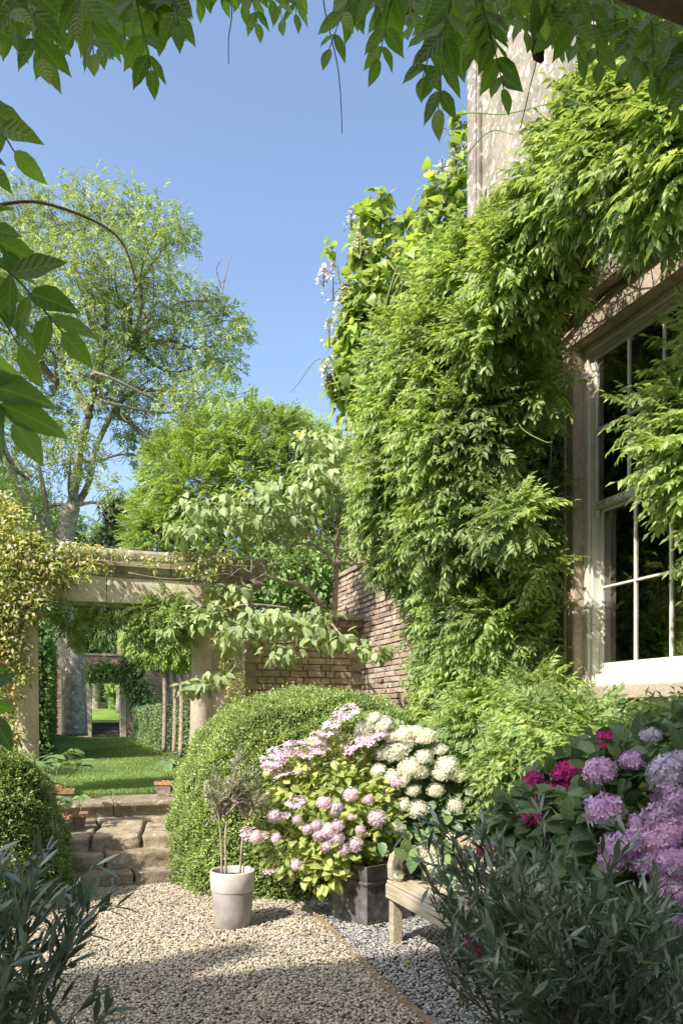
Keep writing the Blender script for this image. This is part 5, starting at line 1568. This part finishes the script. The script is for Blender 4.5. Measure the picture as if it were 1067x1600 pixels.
# ================================================================== LEAD PLANTERS
def planter(c, w, h, label, rot):
    t = thing('lead_planter', label, 'planter', c, 'square lead planters under the hydrangeas')
    X = np.array([math.cos(rot), math.sin(rot), 0]); Y = np.array([-X[1], X[0], 0])
    def ring(z, q): return [np.asarray(c) + X * a * q + Y * b * q + UP * z for a, b in ((-1, -1), (1, -1), (1, 1), (-1, 1))]
    def shell(name, prof, mat, cap=False, bevel=0):
        mb = MB(); vs = []
        for z, q in prof: vs += ring(z, q)
        f = [(4 * r + i, 4 * r + (i + 1) % 4, 4 * r + 4 + (i + 1) % 4, 4 * r + 4 + i) for r in range(len(prof) - 1) for i in range(4)]
        if cap: f.append(tuple(4 * (len(prof) - 1) + i for i in range(4)))
        mb.add(vs, f); return mb.build(name, mat, t, bevel=bevel)
    shell('planter_body', [(0, w * .46), (0.03, w * .47), (h * .66, w * .49)], M['lead'])
    shell('planter_collar', [(h * .662, w * .50), (h * .69, w * .515), (h * .72, w * .515), (h * .73, w * .50)], M['lead'])
    shell('planter_rim', [(h * .732, w * .495), (h * .95, w * .565), (h, w * .575), (h, w * .54), (h * .9, w * .52)], M['lead'])
    shell('soil', [(h * .88, w * .53), (h * .9, w * .52)], M['soil'], cap=True)
    return t
EA = math.atan2(E[1], E[0])
pcx = at(568, 1449, 0); pcx = pcx + np.array([0.06, .27, 0])
planter(pcx, .47, .47, 'square lead planter beside the end of the bench', EA + .32)
pc2 = pcx + E * .72 + G * .08
planter(pc2, .50, .47, 'square lead planter behind the bench arm', EA)
pc3 = pc2 + E * .70 - G * .35
planter(pc3, .50, .47, 'square lead planter farther along behind the bench', EA)

# ================================================================== BENCH
b0 = at(614, 1471, 0)
bench = thing('garden_bench', 'weathered oak garden bench with curved arm running along the wall side', 'bench', b0)
def BN(u, s, z): return b0 - G * u + E * s + UP * z      # u towards the viewer, s towards the wall
BL = 1.65
def bpiece(name, u0_, u1_, s0_, s1_, z0_, z1_, bev=.006):
    mb = MB(); mb.box((s0_, u0_, z0_), (s1_ - s0_, 0, 0), (0, u1_ - u0_, 0), (0, 0, z1_ - z0_))
    ob = mb.build(name, M['bench'], None, bevel=bev)
    ob.matrix_basis = Matrix([list(E), list(-G), [0, 0, 1]]).transposed().to_4x4()
    ob.parent = bench
    return ob
for u in (0, BL - .07):
    bpiece('leg', u, u + .07, -.035, .04, 0, .62)
    bpiece('leg', u, u + .07, .50, .56, 0, .72)
    bpiece('side_rail', u + .01, u + .06, .042, .498, .33, .415)
bpiece('seat_rail', .0, BL, -.062, -.037, .315, .415)
bpiece('seat_rail', .072, BL - .072, .50, .53, .33, .41)
for k in range(5):
    s = -.055 + k * .112
    bpiece('seat_slat', .075 if k else .005, BL - (.075 if k else .005), s, s + .102, .4165 + .0, .44)
bpiece('back_rail', .072, BL - .072, .505, .55, .66, .72)
bpiece('back_rail', .072, BL - .072, .51, .545, .52, .57)
for k in range(16):
    u = .11 + k * (BL - .25) / 15
    bpiece('back_slat', u, u + .035, .517, .538, .572, .658)
for u in (0, BL - .07):                                   # curved arms
    arc = [(-.045, .445), (-.05, .54), (-.035, .60), (0, .64), (.06, .663), (.20, .668), (.36, .655), (.50, .65)]
    inn = [(.028, .445), (.03, .53), (.045, .575), (.075, .60), (.12, .612), (.22, .615), (.36, .605), (.50, .60)]
    mb = MB(); vs = []; fs = []
    n = len(arc)
    for (s_, z_), (si, zi) in zip(arc, inn):
        vs += [(s_, u, z_), (si, u, zi), (si, u + .07, zi), (s_, u + .07, z_)]
    for i in range(n - 1):
        for k in range(4): fs.append((4 * i + k, 4 * i + (k + 1) % 4, 4 * i + 4 + (k + 1) % 4, 4 * i + 4 + k))
    fs += [(0, 1, 2, 3), tuple(4 * (n - 1) + k for k in range(4))]
    mb.add(vs, fs)
    ob = mb.build('arm', M['bench'], None, bevel=.005)
    ob.matrix_basis = Matrix([list(E), list(-G), [0, 0, 1]]).transposed().to_4x4(); ob.parent = bench

# ================================================================== HYDRANGEAS
def floret(r, n4=4, w=.95, cup=.15):
    V = []; F = []; n = 0
    for k in range(n4):
        a = 2 * math.pi * k / n4
        V += [[0, 0, 0], [r * .55 * math.cos(a - .62), r * .55 * math.sin(a - .62), cup * r * .6], [r * math.cos(a - .22), r * math.sin(a - .22), cup * r], [r * math.cos(a + .22), r * math.sin(a + .22), cup * r], [r * .55 * math.cos(a + .62), r * .55 * math.sin(a + .62), cup * r * .6]]
        F += [[n, n + 1, n + 2], [n, n + 2, n + 3], [n, n + 3, n + 4]]; n += 5
    return np.array(V, float), np.array(F)

def mophead(mat, n, fr, flat=.8, name='flower_head', seed=0, low=-.35, jitter=.05):
    """unit-radius head"""
    r = np.random.default_rng(seed)
    i = np.arange(n); zz = 1 - (1 - low) * (i + .5) / n; ph = i * 2.39996 + r.normal(size=n) * .1
    q = np.sqrt(1 - zz * zz)
    nv = np.stack([q * np.cos(ph), q * np.sin(ph), zz], 1)
    lump = 1 + .07 * np.sin(ph * 3 + zz * 5) + .05 * np.sin(ph * 5 - zz * 8 + seed)
    pos = nv * (1 - fr * .35 + r.normal(size=(n, 1)) * jitter) * lump[:, None]; pos[:, 2] *= flat
    up = unit(nv + r.normal(size=(n, 3)) * .28)
    d = unit(np.cross(up, r.normal(size=(n, 3))))
    V, F = cloud_arrays([floret(1), floret(1, 4, .9, .3)], pos, d, up, fr * r.uniform(.8, 1.15, n))
    # dark heart
    bm = bmesh.new(); bmesh.ops.create_icosphere(bm, subdivisions=2, radius=.78 if n > 60 else .5)
    cv = np.array([v.co[:] for v in bm.verts]); cf = np.array([[v.index for v in f.verts] for f in bm.faces]); bm.free()
    cv[:, 2] *= flat
    F = np.vstack([F, cf + len(V)]); V = np.vstack([V, cv])
    return mesh_np(name, V, F, mat)

def lacehead(seed=0):
    r = np.random.default_rng(seed)
    n = 22; ph = np.arange(n) * 2.4; rad = np.where(np.arange(n) < 14, r.uniform(.75, 1.0, n), r.uniform(.3, .7, n))
    pos = np.stack([rad * np.cos(ph), rad * np.sin(ph), .10 * r.normal(size=n) - .12 * rad], 1)
    up = unit(np.array([0, 0, 1.]) + np.stack([np.cos(ph), np.sin(ph), 0 * ph], 1) * .35 + r.normal(size=(n, 3)) * .2)
    V, F = cloud_arrays([floret(1)], pos, unit(np.cross(up, r.normal(size=(n, 3)))), up, r.uniform(.20, .30, n))
    m = 70; ph = r.random(m) * 6.28; rad = np.sqrt(r.random(m)) * .8
    p2 = np.stack([rad * np.cos(ph), rad * np.sin(ph), .04 * r.normal(size=m)], 1)
    V2, F2 = cloud_arrays([floret(1)], p2, unit(r.normal(size=(m, 3)) * [1, 1, .1]), np.tile(UP, (m, 1)) + .01, r.uniform(.05, .09, m))
    return mesh_np('flower_head', np.vstack([V, V2]), np.vstack([F, F2 + len(V)]), M['lace'])

HEADS = {
    'pink': [mophead(M['pink'], 75, .22, .85, seed=s) for s in range(3)],
    'white': [mophead(M['white'], 210, .125, .62, seed=s, low=-.05, jitter=.03) for s in range(3)],
    'lilac': [mophead(M['lilac'], 70, .30, .84, seed=s) for s in range(4)],
    'pale': [mophead(M['pale'], 75, .27, .78, seed=s) for s in range(2)],
    'magenta': [mophead(M['magenta'], 46, .30, .6, seed=s, low=0.0) for s in range(3)],
    'lace': [lacehead(s) for s in range(3)],
}
def add_head(t, kind, c, r, tilt, base, stem_mat='green_stem', stem_r=.0035):
    me = random.choice(HEADS[kind])
    o = bpy.data.objects.new('flower_head', me); link(o, t)
    b = np.array(t.matrix_basis.translation)
    z = unit(np.asarray(tilt, float)); q = Vector(z).to_track_quat('Z', 'Y')
    o.matrix_basis = Matrix.Translation(Vector(np.asarray(c) - b)) @ q.to_matrix().to_4x4() @ Matrix.Rotation(random.random() * 6.28, 4, 'Z') @ Matrix.Scale(r, 4)
    mb = MB(); c = np.asarray(c)
    mb.tube(curve([base, (base + c) / 2 + UP * .06 + (c - base) * [.2, .2, 0] * .5, c - z * r * .2], 3), stem_r * 1.3, stem_r, 5)
    mb.build('stem', M[stem_mat], t, smooth=True)

def hydrangea(name_label, base, blobs, nleaf, lmat, lscl, heads, stem_mat, seed=0, nparts=295, extra_leaves=()):
    t = thing('hydrangea', name_label, 'shrub', base)
    pos, nor = fill_blobs(blobs, nleaf, shell=.5, cull=.65, noise_amt=.15, facing=(np.array([-.2, -.9, .4]), -.5))
    dd, nn = shrub_dirs(nor, .15, .5, .9)
    rr2 = np.random.default_rng(seed)
    leaves(t, HYL, pos, dd, nn, rr2.uniform(lscl[0], lscl[1], len(pos)), lmat, nparts=nparts, part='leaf', mass='foliage', smooth=True)
    # main stems
    for k in range(9):
        b = blobs[k % len(blobs)]
        mb = MB(); mb.tube(bend(base, b[0] + rr2.normal(size=3) * .05, .06, 5, seed + k), .008, .004, 5); mb.build('stem', M[stem_mat], t, smooth=True)
    for (kind, x, y, dep, pxs) in heads:
        c = P(x, y, dep); r = pxs / 2 / FPX * dep
        bb = min(blobs, key=lambda q: np.linalg.norm(q[0] - c))[0]
        out = unit(c - (bb * .5 + base * .5)) + UP * .6 + np.array([0, -.45, 0])
        if kind == 'lace': out = np.array([-.15, -.50, 1.0]) + rr2.normal(size=3) * .15
        root = bb * .7 + base * .3 if np.linalg.norm(bb - c) > .1 else base
        add_head(t, kind, c, r, out, root, stem_mat)
    return t

hb = pcx + UP * .42
y0 = float(pcx[1])
pk = pb([(500, 1300, y0 - .05, 60), (450, 1320, y0 - .1, 42), (560, 1300, y0 - .1, 48), (540, 1250, y0 + .05, 56), (470, 1260, y0 + .05, 48), (430, 1270, y0, 28), (520, 1195, y0 + .15, 44), (480, 1200, y0 + .15, 34), (510, 1365, y0 - .25, 26), (600, 1300, y0 - .1, 30), (470, 1360, y0 - .1, 22), (560, 1200, y0 + .2, 34), (580, 1250, y0, 36), (520, 1320, y0 - .2, 44), (420, 1310, y0 - .05, 18), (435, 1225, y0 + .1, 18)])
ph_ = []
for x, y, s in ((540, 1110, 40), (520, 1128, 36), (512, 1143, 44), (498, 1152, 30), (462, 1160, 38), (440, 1172, 40), (428, 1187, 42), (425, 1196, 30), (480, 1172, 40), (497, 1166, 34), (575, 1150, 40), (553, 1160, 40), (545, 1172, 24), (461, 1252, 30), (438, 1207, 30), (470, 1200, 26), (390, 1300, 28), (404, 1306, 26), (442, 1274, 20), (420, 1360, 18), (590, 1146, 30)):
    ph_.append(('lace', x, y, y0 + .02 - (.3 if y > 1240 else 0), s * 1.05))
for x, y, s in ((505, 1255, 26), (548, 1242, 28), (525, 1262, 24), (575, 1250, 18), (588, 1279, 34), (495, 1290, 22), (480, 1296, 20), (512, 1298, 30), (525, 1310, 30), (510, 1322, 24), (535, 1328, 26), (555, 1320, 28), (562, 1297, 19), (623, 1293, 19), (429, 1275, 24), (464, 1281, 19), (431, 1310, 19), (463, 1352, 20), (400, 1308, 22), (618, 1223, 22), (548, 1277, 13), (498, 1304, 24), (528, 1290, 24), (522, 1268, 20)):
    ph_.append(('pink', x, y, y0 - .36, s * .9))
hydrangea('pink hydrangea with mophead and lacecap flowers spilling from the lead planter by the bench', hb, pk, 1500, M['hydrangea'], (.06, .105), ph_, 'red_stem', 1)

wb0 = pc2 + UP * .42; y1 = float(pc2[1])
wk = pb([(650, 1200, y1, 56), (700, 1210, y1 - .05, 48), (740, 1240, y1 - .1, 38), (620, 1180, y1 + .1, 42), (690, 1260, y1 - .1, 50), (650, 1270, y1 - .1, 42), (740, 1280, y1 - .15, 34), (660, 1320, y1 - .3, 26), (760, 1300, y1 - .2, 30), (600, 1160, y1 + .1, 30), (645, 1345, y1 - .4, 12)])
wh = [('white', x, y, y1 - .34 + (.1 if y < 1180 else 0) - (.1 if y > 1300 else 0), s * .86) for x, y, s in ((570, 1152, 34), (612, 1150, 34), (680, 1235, 34), (735, 1238, 26), (585, 1122, 30), (645, 1235, 30), (686, 1172, 32), (570, 1138, 38), (598, 1132, 44), (598, 1146, 36), (630, 1148, 46), (648, 1144, 34), (662, 1152, 46), (636, 1160, 36), (618, 1174, 58), (600, 1178, 36), (640, 1200, 48), (662, 1183, 36), (655, 1206, 38), (590, 1204, 30), (610, 1214, 36), (628, 1218, 34), (698, 1196, 44), (690, 1208, 40), (716, 1212, 34), (751, 1224, 42), (652, 1265, 42), (628, 1258, 32), (711, 1259, 34), (705, 1310, 24), (766, 1196, 10))]
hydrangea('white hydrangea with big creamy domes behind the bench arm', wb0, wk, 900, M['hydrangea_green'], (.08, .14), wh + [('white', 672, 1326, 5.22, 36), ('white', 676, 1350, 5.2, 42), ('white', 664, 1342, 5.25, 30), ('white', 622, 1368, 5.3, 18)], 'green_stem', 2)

ov = bpy.data.objects[[o.name for o in bpy.data.objects if o.get('label', '').startswith('white hydrangea')][0]]
rv_ = np.random.default_rng(8)
pos = np.array([P(x, y, 5.2) + rv_.normal(size=3) * .02 for x, y in ((650, 1318), (640, 1300), (662, 1300), (690, 1310), (700, 1335), (655, 1365), (690, 1370), (630, 1310), (615, 1325), (648, 1338), (705, 1360), (720, 1345), (700, 1300), (640, 1285), (675, 1290), (620, 1296), (600, 1310), (632, 1375), (684, 1334), (716, 1320))])
d_ = unit(np.array([0, -.5, -.7]) + rv_.normal(size=(len(pos), 3)) * .5); n_ = unit(np.array([-.4, -.8, .6]) + rv_.normal(size=(len(pos), 3)) * .3)
leaves(ov, HYL, pos, d_, n_, rv_.uniform(.10, .15, len(pos)), M['hydrangea_green'], nparts=len(pos), part='leaf', key='ovleaf', smooth=True)

# third: purple mopheads at the right edge, nearest the viewer
lb0 = np.array([1.55, 3.35, 0.35])
lk = pb([(1000, 1290, 3.35, 90), (940, 1320, 3.3, 70), (1060, 1250, 3.4, 90), (970, 1230, 3.5, 66), (1040, 1180, 3.5, 60), (1080, 1330, 3.2, 90), (900, 1280, 3.6, 50), (940, 1370, 3.3, 70), (1040, 1420, 3.2, 80), (1070, 1160, 3.6, 40)])
lh = [('lilac', x, y, d, s * .93) for x, y, d, s in ((936, 1206, 3.25, 54), (986, 1190, 3.3, 40), (944, 1267, 3.15, 64), (1040, 1236, 3.2, 60), (1058, 1256, 3.1, 56), (1030, 1280, 3.05, 62), (1000, 1290, 3.1, 44), (966, 1326, 3.05, 60), (1044, 1302, 3.0, 56), (1008, 1344, 3.0, 54), (1048, 1346, 2.95, 60), (1046, 1384, 2.95, 50), (980, 1318, 3.0, 50), (1066, 1402, 2.9, 34), (1062, 1440, 3.0, 26), (1064, 1290, 3.05, 50), (1020, 1318, 3.0, 50), (955, 1345, 3.05, 44))]
lh += [('pale', 1040, 1204, 3.2, 56), ('pale', 1062, 1192, 3.25, 46), ('pale', 1016, 1149, 3.4, 34), ('pale', 1030, 1214, 3.2, 40)]
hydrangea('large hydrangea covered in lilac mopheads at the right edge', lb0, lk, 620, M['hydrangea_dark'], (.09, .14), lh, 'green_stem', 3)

mb0 = np.array([1.25, 4.0, 0.35])
mk = pb([(880, 1250, 4.0, 50), (850, 1270, 4.0, 46), (920, 1200, 4.0, 40), (900, 1300, 3.9, 50), (840, 1310, 3.9, 40), (940, 1180, 4.0, 30), (800, 1290, 4.0, 34)])
mh = [('magenta', x, y, 3.85, s) for x, y, s in ((832, 1217, 30), (888, 1204, 40), (872, 1212, 26), (858, 1234, 34), (848, 1244, 26), (922, 1230, 32), (955, 1160, 40), (946, 1152, 26), (962, 1168, 26), (914, 1306, 32), (832, 1276, 34), (826, 1284, 24), (907, 1296, 24), (884, 1226, 24))]
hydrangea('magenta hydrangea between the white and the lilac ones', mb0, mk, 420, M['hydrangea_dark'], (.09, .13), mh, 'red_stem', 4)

# ================================================================== OLEANDERS IN FRONT
OLE = [leaf8(1, .19, f, c, NARROW) for f, c in ((.25, .08), (.35, .2), (.15, .02))]
def oleander(label, base, tips, lscl, per, seed, twigs, flowers=()):
    t = thing('oleander', label, 'shrub', base)
    r = np.random.default_rng(seed); stems = []
    for (x, y, d) in tips:
        tip = P(x, y, d); base_j = base + r.normal(size=3) * [.09, .07, 0]
        mid = base_j + (tip - base_j) * .5 + np.array([(tip[0] - base_j[0]) * -.12, 0, .12]) + r.normal(size=3) * .03
        stems.append([base_j, mid, tip])
    twiggy(t, stems, OLE, M['oleander'], lscl, per, 298, 'green_stem' if False else 'olive_stem', seed=seed, twigs=twigs, twlen=(.10, .26), rad=(.0075, .0025), spread=.42, start=.35, leaf_ang=.55, up=.45, tw_r=.0022)
    for (x, y, d, s) in flowers:
        add_head(t, 'magenta', P(x, y, d), s / 2 / FPX * d, (0, -.8, .6), P(x + 30, y + 60, d + .1), 'olive_stem', .002)
    return t
M['olive_stem'] = plain("oleander_stem", (0.17, 0.16, 0.10), 0.7, 0.3, 0.25, 30)
rt = np.random.default_rng(23)
tips = []
for k in range(66):
    x = rt.uniform(700, 1090)
    top = np.interp(x, [650, 700, 760, 850, 930, 1000, 1090], [1450, 1410, 1375, 1375, 1400, 1450, 1490])
    y = top + abs(rt.normal()) * 70 + 10
    tips.append((x, y, rt.uniform(2.1, 2.9)))
tips += [(665, 1370, 2.5), (705, 1310, 2.6), (745, 1285, 2.6), (705, 1360, 2.5), (750, 1440, 2.4), (800, 1370, 2.3), (830, 1320, 2.7), (1000, 1440, 2.1), (900, 1430, 2.1), (690, 1530, 2.3)]
for k in range(26):
    tips.append((rt.uniform(760, 1090), rt.uniform(1400, 1600), rt.uniform(1.9, 2.5)))
oleander('dark blue-green oleander filling the lower right corner', np.array([.80, 2.55, 0.0]), tips, (.055, .09), 25, 5, 4,
         flowers=((726, 1346, 2.75, 22), (754, 1330, 2.75, 24), (776, 1322, 2.75, 18), (738, 1470, 2.6, 26), (752, 1482, 2.6, 30), (746, 1494, 2.6, 26), (716, 1362, 2.75, 14), (733, 1412, 2.7, 10)))
tips = []
for k in range(13):
    x = rt.uniform(-60, 95); y = np.interp(x, [-60, 0, 70, 130], [1330, 1345, 1370, 1480]) + abs(rt.normal()) * 60
    tips.append((x, y, rt.uniform(1.8, 2.3)))
tips += [(62, 1345, 2.0), (92, 1370, 2.0), (118, 1395, 2.1), (140, 1440, 2.1), (180, 1575, 1.9), (120, 1500, 2.0), (60, 1360, 1.9), (20, 1350, 2.2), (8, 1350, 1.8)]
for k in range(8):
    tips.append((rt.uniform(-50, 60), rt.uniform(1440, 1600), rt.uniform(1.7, 2.2)))
oleander('dark oleander in the lower left corner by the gravel path', np.array([-1.02, 2.05, 0.0]), tips, (.065, .10), 20, 6, 3)

# ================================================================== PERGOLA AND NEAR WISTERIA
pg = thing('pergola', 'weathered wooden pergola beam crossing the top right corner', 'pergola', (1.5, 1.4, 2.48))
bo = P(920, 0, 0.95)
mb = MB(); mb.box(bo - E * 3.4, E * 7.2, -G * .10, UP * .20); mb.build('beam', M['timber'], pg, bevel=.012)
mb = MB(); mb.box(bo - E * 3.4 + UP * .06 + G * .001, E * 7.2, G * .035, UP * .12); mb.build('moulding', M['timber'], pg, bevel=.008)
for k in range(5):
    mb = MB(); mb.box(bo - E * (2.6 - k * 1.3) - G * 3.2 + UP * .203, E * .07, G * 3.3, UP * .15); mb.build('rafter', M['timber'], pg, bevel=.008)

nw_ = thing('pergola_wisteria', 'wisteria on the pergola hanging its long leaves into the top of the view', 'climber', (0, 1.2, 2.9))
LF = [leaf8(1, .47, f, c, ((0, 0), (.10, .55), (.28, .95), (.5, 1.0), (.74, .62), (.9, .2), (1.0, 0)), w) for f, c, w in ((.12, .12, .02), (.3, .25, .03), (.05, .3, .015), (.2, .05, .03))]
LFM = [mesh_np('leaflet', v, f, M['wisteria_near'], True) for v, f in LF]
nbase = np.array(nw_.matrix_basis.translation)
def put_leaflet(parent, p, d, n, L, name='leaflet'):
    R = basis(np.array([d]), np.array([n]))[0]
    o = bpy.data.objects.new(name, random.choice(LFM)); link(o, parent)
    o.matrix_basis = Matrix.Translation(Vector(p - nbase)) @ Matrix([list(R[0]), list(R[1]), list(R[2])]).transposed().to_4x4() @ Matrix.Scale(float(L), 4)
rl = np.random.default_rng(31)
def hang_leaf(p0, p1, pairs, L, face=None, spl=.85, start=.25):
    """compound leaf from p0 to p1; its leaflets are sub-parts of a rachis"""
    p0 = np.asarray(p0); p1 = np.asarray(p1)
    sag = np.linalg.norm(p1 - p0) * .12
    path = curve([p0, (p0 + p1) / 2 + UP * sag + rl.normal(size=3) * .006, p1], 8)
    mb = MB(); mb.tube(path, .0016, .0009, 5); ra = mb.build('leaf', M['green_stem'], nw_, smooth=True)
    face = np.array([0, -1.0, .15]) if face is None else face
    for i in range(pairs + 1):
        t = start + (1 - start) * i / pairs
        j = min(int(t * (len(path) - 1)), len(path) - 2)
        f = t * (len(path) - 1) - j
        c = path[j] + (path[j + 1] - path[j]) * f
        tg = unit(path[j + 1] - path[j])
        lat = unit(np.cross(tg, face))
        sc = L * (0.78 + .3 * math.sin(math.pi * min(1, t)))
        if i == pairs:
            put_leaflet(ra, c, unit(tg + rl.normal(size=3) * .1), unit(face + rl.normal(size=3) * .3), sc * 1.05)
        else:
            for s in (1, -1):
                a = spl * rl.uniform(.7, 1.25)
                d = unit(tg * math.cos(a) + lat * s * math.sin(a) + np.array([0, rl.normal() * .3, -.28]))
                put_leaflet(ra, c, d, unit(face + lat * s * rl.uniform(-.3, .5) + rl.normal(size=3) * .25), sc * rl.uniform(.85, 1.1))
def HL(x0, y0, x1, y1, d, pairs, px, **k):
    hang_leaf(P(x0, y0, d + rl.uniform(-.03, .03)), P(x1, y1, d + rl.uniform(-.06, .02)), pairs, px / FPX * d, **k)
# top left cluster
for a in ((20, -70, 62, 92, 1.25, 5, 58), (-15, -60, 22, 40, 1.2, 4, 56), (66, -70, 76, 92, 1.3, 5, 60), (112, -60, 146, 84, 1.2, 5, 56), (95, -70, 92, 30, 1.35, 4, 50), (170, -90, 196, 60, 1.25, 4, 56), (196, -60, 236, 108, 1.2, 6, 54), (222, -90, 250, 30, 1.2, 4, 64), (255, -50, 276, 40, 1.2, 4, 52), (150, -60, 160, 70, 1.4, 5, 52), (30, -80, 12, 50, 1.4, 5, 54), (130, -80, 110, 50, 1.45, 4, 52), (240, -70, 215, 30, 1.4, 4, 50), (46, -60, 44, 60, 1.45, 4, 54), (180, -40, 178, 60, 1.5, 5, 48), (85, -60, 120, 20, 1.1, 3, 60), (-30, -30, -10, 60, 1.3, 4, 56),
          (300, -70, 312, -4, 1.4, 3, 40), (350, -70, 345, -10, 1.4, 3, 40), (385, -60, 402, 36, 1.6, 4, 38), (362, -70, 380, 5, 1.6, 3, 38), (432, -60, 440, 30, 1.6, 4, 36), (455, -60, 462, 22, 1.6, 4, 36), (410, -70, 425, 0, 1.6, 3, 38),
          (600, -40, 514, 76, 1.4, 5, 44), (640, -50, 592, 92, 1.4, 6, 46), (560, -60, 545, 24, 1.4, 4, 48), (700, -40, 660, 120, 1.3, 6, 52), (720, -40, 684, 170, 1.25, 6, 56), (650, -50, 640, 40, 1.5, 4, 50), (600, -60, 600, 20, 1.5, 4, 48), (680, -60, 690, 30, 1.35, 4, 54), (745, -40, 735, 70, 1.3, 5, 50), (742, -20, 786, 138, 1.15, 6, 50), (700, -40, 715, 90, 1.4, 5, 48), (780, -60, 800, 30, 1.2, 4, 52),
          (830, -60, 822, 50, 1.3, 4, 48), (860, -50, 866, 70, 1.3, 4, 46), (890, -40, 905, 90, 1.25, 5, 46), (925, -20, 935, 100, 1.25, 5, 46), (955, 0, 960, 60, 1.3, 4, 46), (978, 20, 990, 110, 1.25, 4, 48), (1010, 20, 1020, 120, 1.2, 4, 50), (1045, 40, 1055, 150, 1.2, 4, 52), (1075, 60, 1070, 170, 1.2, 4, 52), (900, 0, 875, 50, 1.35, 4, 44), (1000, 40, 970, 80, 1.35, 4, 46), (840, -40, 850, 20, 1.2, 3, 50), (1030, 60, 1010, 90, 1.35, 3, 48), (770, -50, 760, 10, 1.4, 3, 50), (800, -60, 770, 60, 1.5, 5, 46), (850, -60, 880, 60, 1.5, 5, 46), (900, -60, 930, 70, 1.5, 5, 46), (950, -60, 1000, 70, 1.5, 5, 46), (1000, -40, 1040, 90, 1.5, 5, 46), (920, -60, 900, 30, 1.6, 4, 44), (980, -50, 960, 40, 1.6, 4, 44), (1060, 0, 1080, 130, 1.5, 5, 46), (1040, -30, 1010, 60, 1.6, 4, 46), (740, -70, 720, 40, 1.5, 4, 46), (670, -60, 620, 30, 1.5, 5, 44), (200, -70, 205, 30, 1.5, 4, 46), (60, -70, 30, 20, 1.5, 4, 46), (0, -70, -10, 20, 1.4, 4, 50), (880, -60, 900, 20, 1.15, 3, 50), (620, -70, 575, 0, 1.3, 3, 48), (1060, 80, 1040, 120, 1.3, 3, 48)):
    HL(*a)
# leaves reaching in from the left edge
HL(-70, 160, 22, 236, .9, 3, 74, spl=.75)
HL(-90, 230, -20, 262, .9, 2, 70)
HL(-70, 150, -12, 188, 1.0, 2, 62)
HL(-70, 380, 98, 520, .9, 4, 84, spl=1.0, start=.35)
HL(-80, 400, 30, 540, .9, 3, 84, spl=.9)
HL(-60, 330, 8, 392, .9, 3, 70)
HL(-90, 590, 22, 660, .85, 3, 100, spl=.75)
HL(-70, 560, -10, 600, .9, 2, 80)
HL(-60, 1090, -8, 1122, .8, 1, 80, spl=.6)
HL(-50, 1040, -34, 1100, .85, 1, 50)
# stems and tendrils
def stem(pts, r, mat='dark_twig', name='stem'):
    mb = MB(); mb.tube(curve(pts, 7), r, r * .55, 6); mb.build(name, M[mat], nw_, smooth=True)
stem([P(-40, 330, 1.2), P(0, 320, 1.2), P(60, 316, 1.2), P(140, 342, 1.2), P(190, 378, 1.2), P(213, 440, 1.2)], .0028, 'red_stem')
stem([P(520, -40, 1.5), P(505, 0, 1.5), P(528, 110, 1.5), P(534, 208, 1.5)], .0016)
stem([P(358, -20, 1.5), P(362, 20, 1.5), P(357, 60, 1.5), P(357, 100, 1.5)], .0014)
stem([P(740, -40, 1.15), P(750, 10, 1.15), P(772, 80, 1.15)], .0024)
stem([P(838, -40, 1.3), P(843, 60, 1.3), P(826, 140, 1.3), P(812, 200, 1.3)], .0014)
stem([P(-80, 480, .95), P(0, 495, .95), P(60, 530, .95), P(90, 560, .95)], .0012, 'green_stem')
mb = MB(); pod = curve([P(840, 40, 1.3), P(842, 60, 1.3), P(839, 80, 1.3), P(846, 96, 1.3)], 4)
mb.tube(pod, [0.004 + .009 * math.sin(math.pi * min(1, (i + 1) / 13)) * (1 + .25 * math.sin(i * 2.2)) for i in range(len(pod))], None, 8)
mb.build('seed_pod', M['seedpod'], nw_, smooth=True)
# unseen roof of foliage above and behind the viewer, added to shade the near leaves
n = 1500
pos = np.stack([rng.uniform(-3.6, 3.2, n), rng.uniform(-2.4, 0.5, n), rng.uniform(3.1, 3.6, n)], 1)
dd, nn = shrub_dirs(np.tile(UP, (len(pos), 1)) * .2, .6, .8, .8)
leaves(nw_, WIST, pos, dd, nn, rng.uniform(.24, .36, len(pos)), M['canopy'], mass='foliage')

# ================================================================== LOOSE THINGS ON THE GROUND
def ground_leaves():
    t = thing('fallen_leaves', 'few fallen green leaves lying on the grey gravel by the bench', 'leaves', at(650, 1508, 0))
    for (x, y) in ((648, 1508), (640, 1500), (628, 1467), (655, 1512), (500, 1520), (432, 1468), (300, 1440), (455, 1455), (520, 1460), (215, 1425), (585, 1560), (350, 1570), (700, 1560), (480, 1436), (410, 1450)):
        p_ = at(x, y, .018); o = bpy.data.objects.new('leaf', random.choice(_tmesh_h)); link(o, t)
        o.matrix_basis = Matrix.Translation(Vector(p_ - np.array(t.matrix_basis.translation))) @ Matrix.Rotation(random.random() * 6, 4, 'Z') @ Matrix.Scale(random.uniform(.02, .05), 4)
_tmesh_h = [mesh_np('leaf', v, f, M['hydrangea'], True) for v, f in HYL]
ground_leaves()
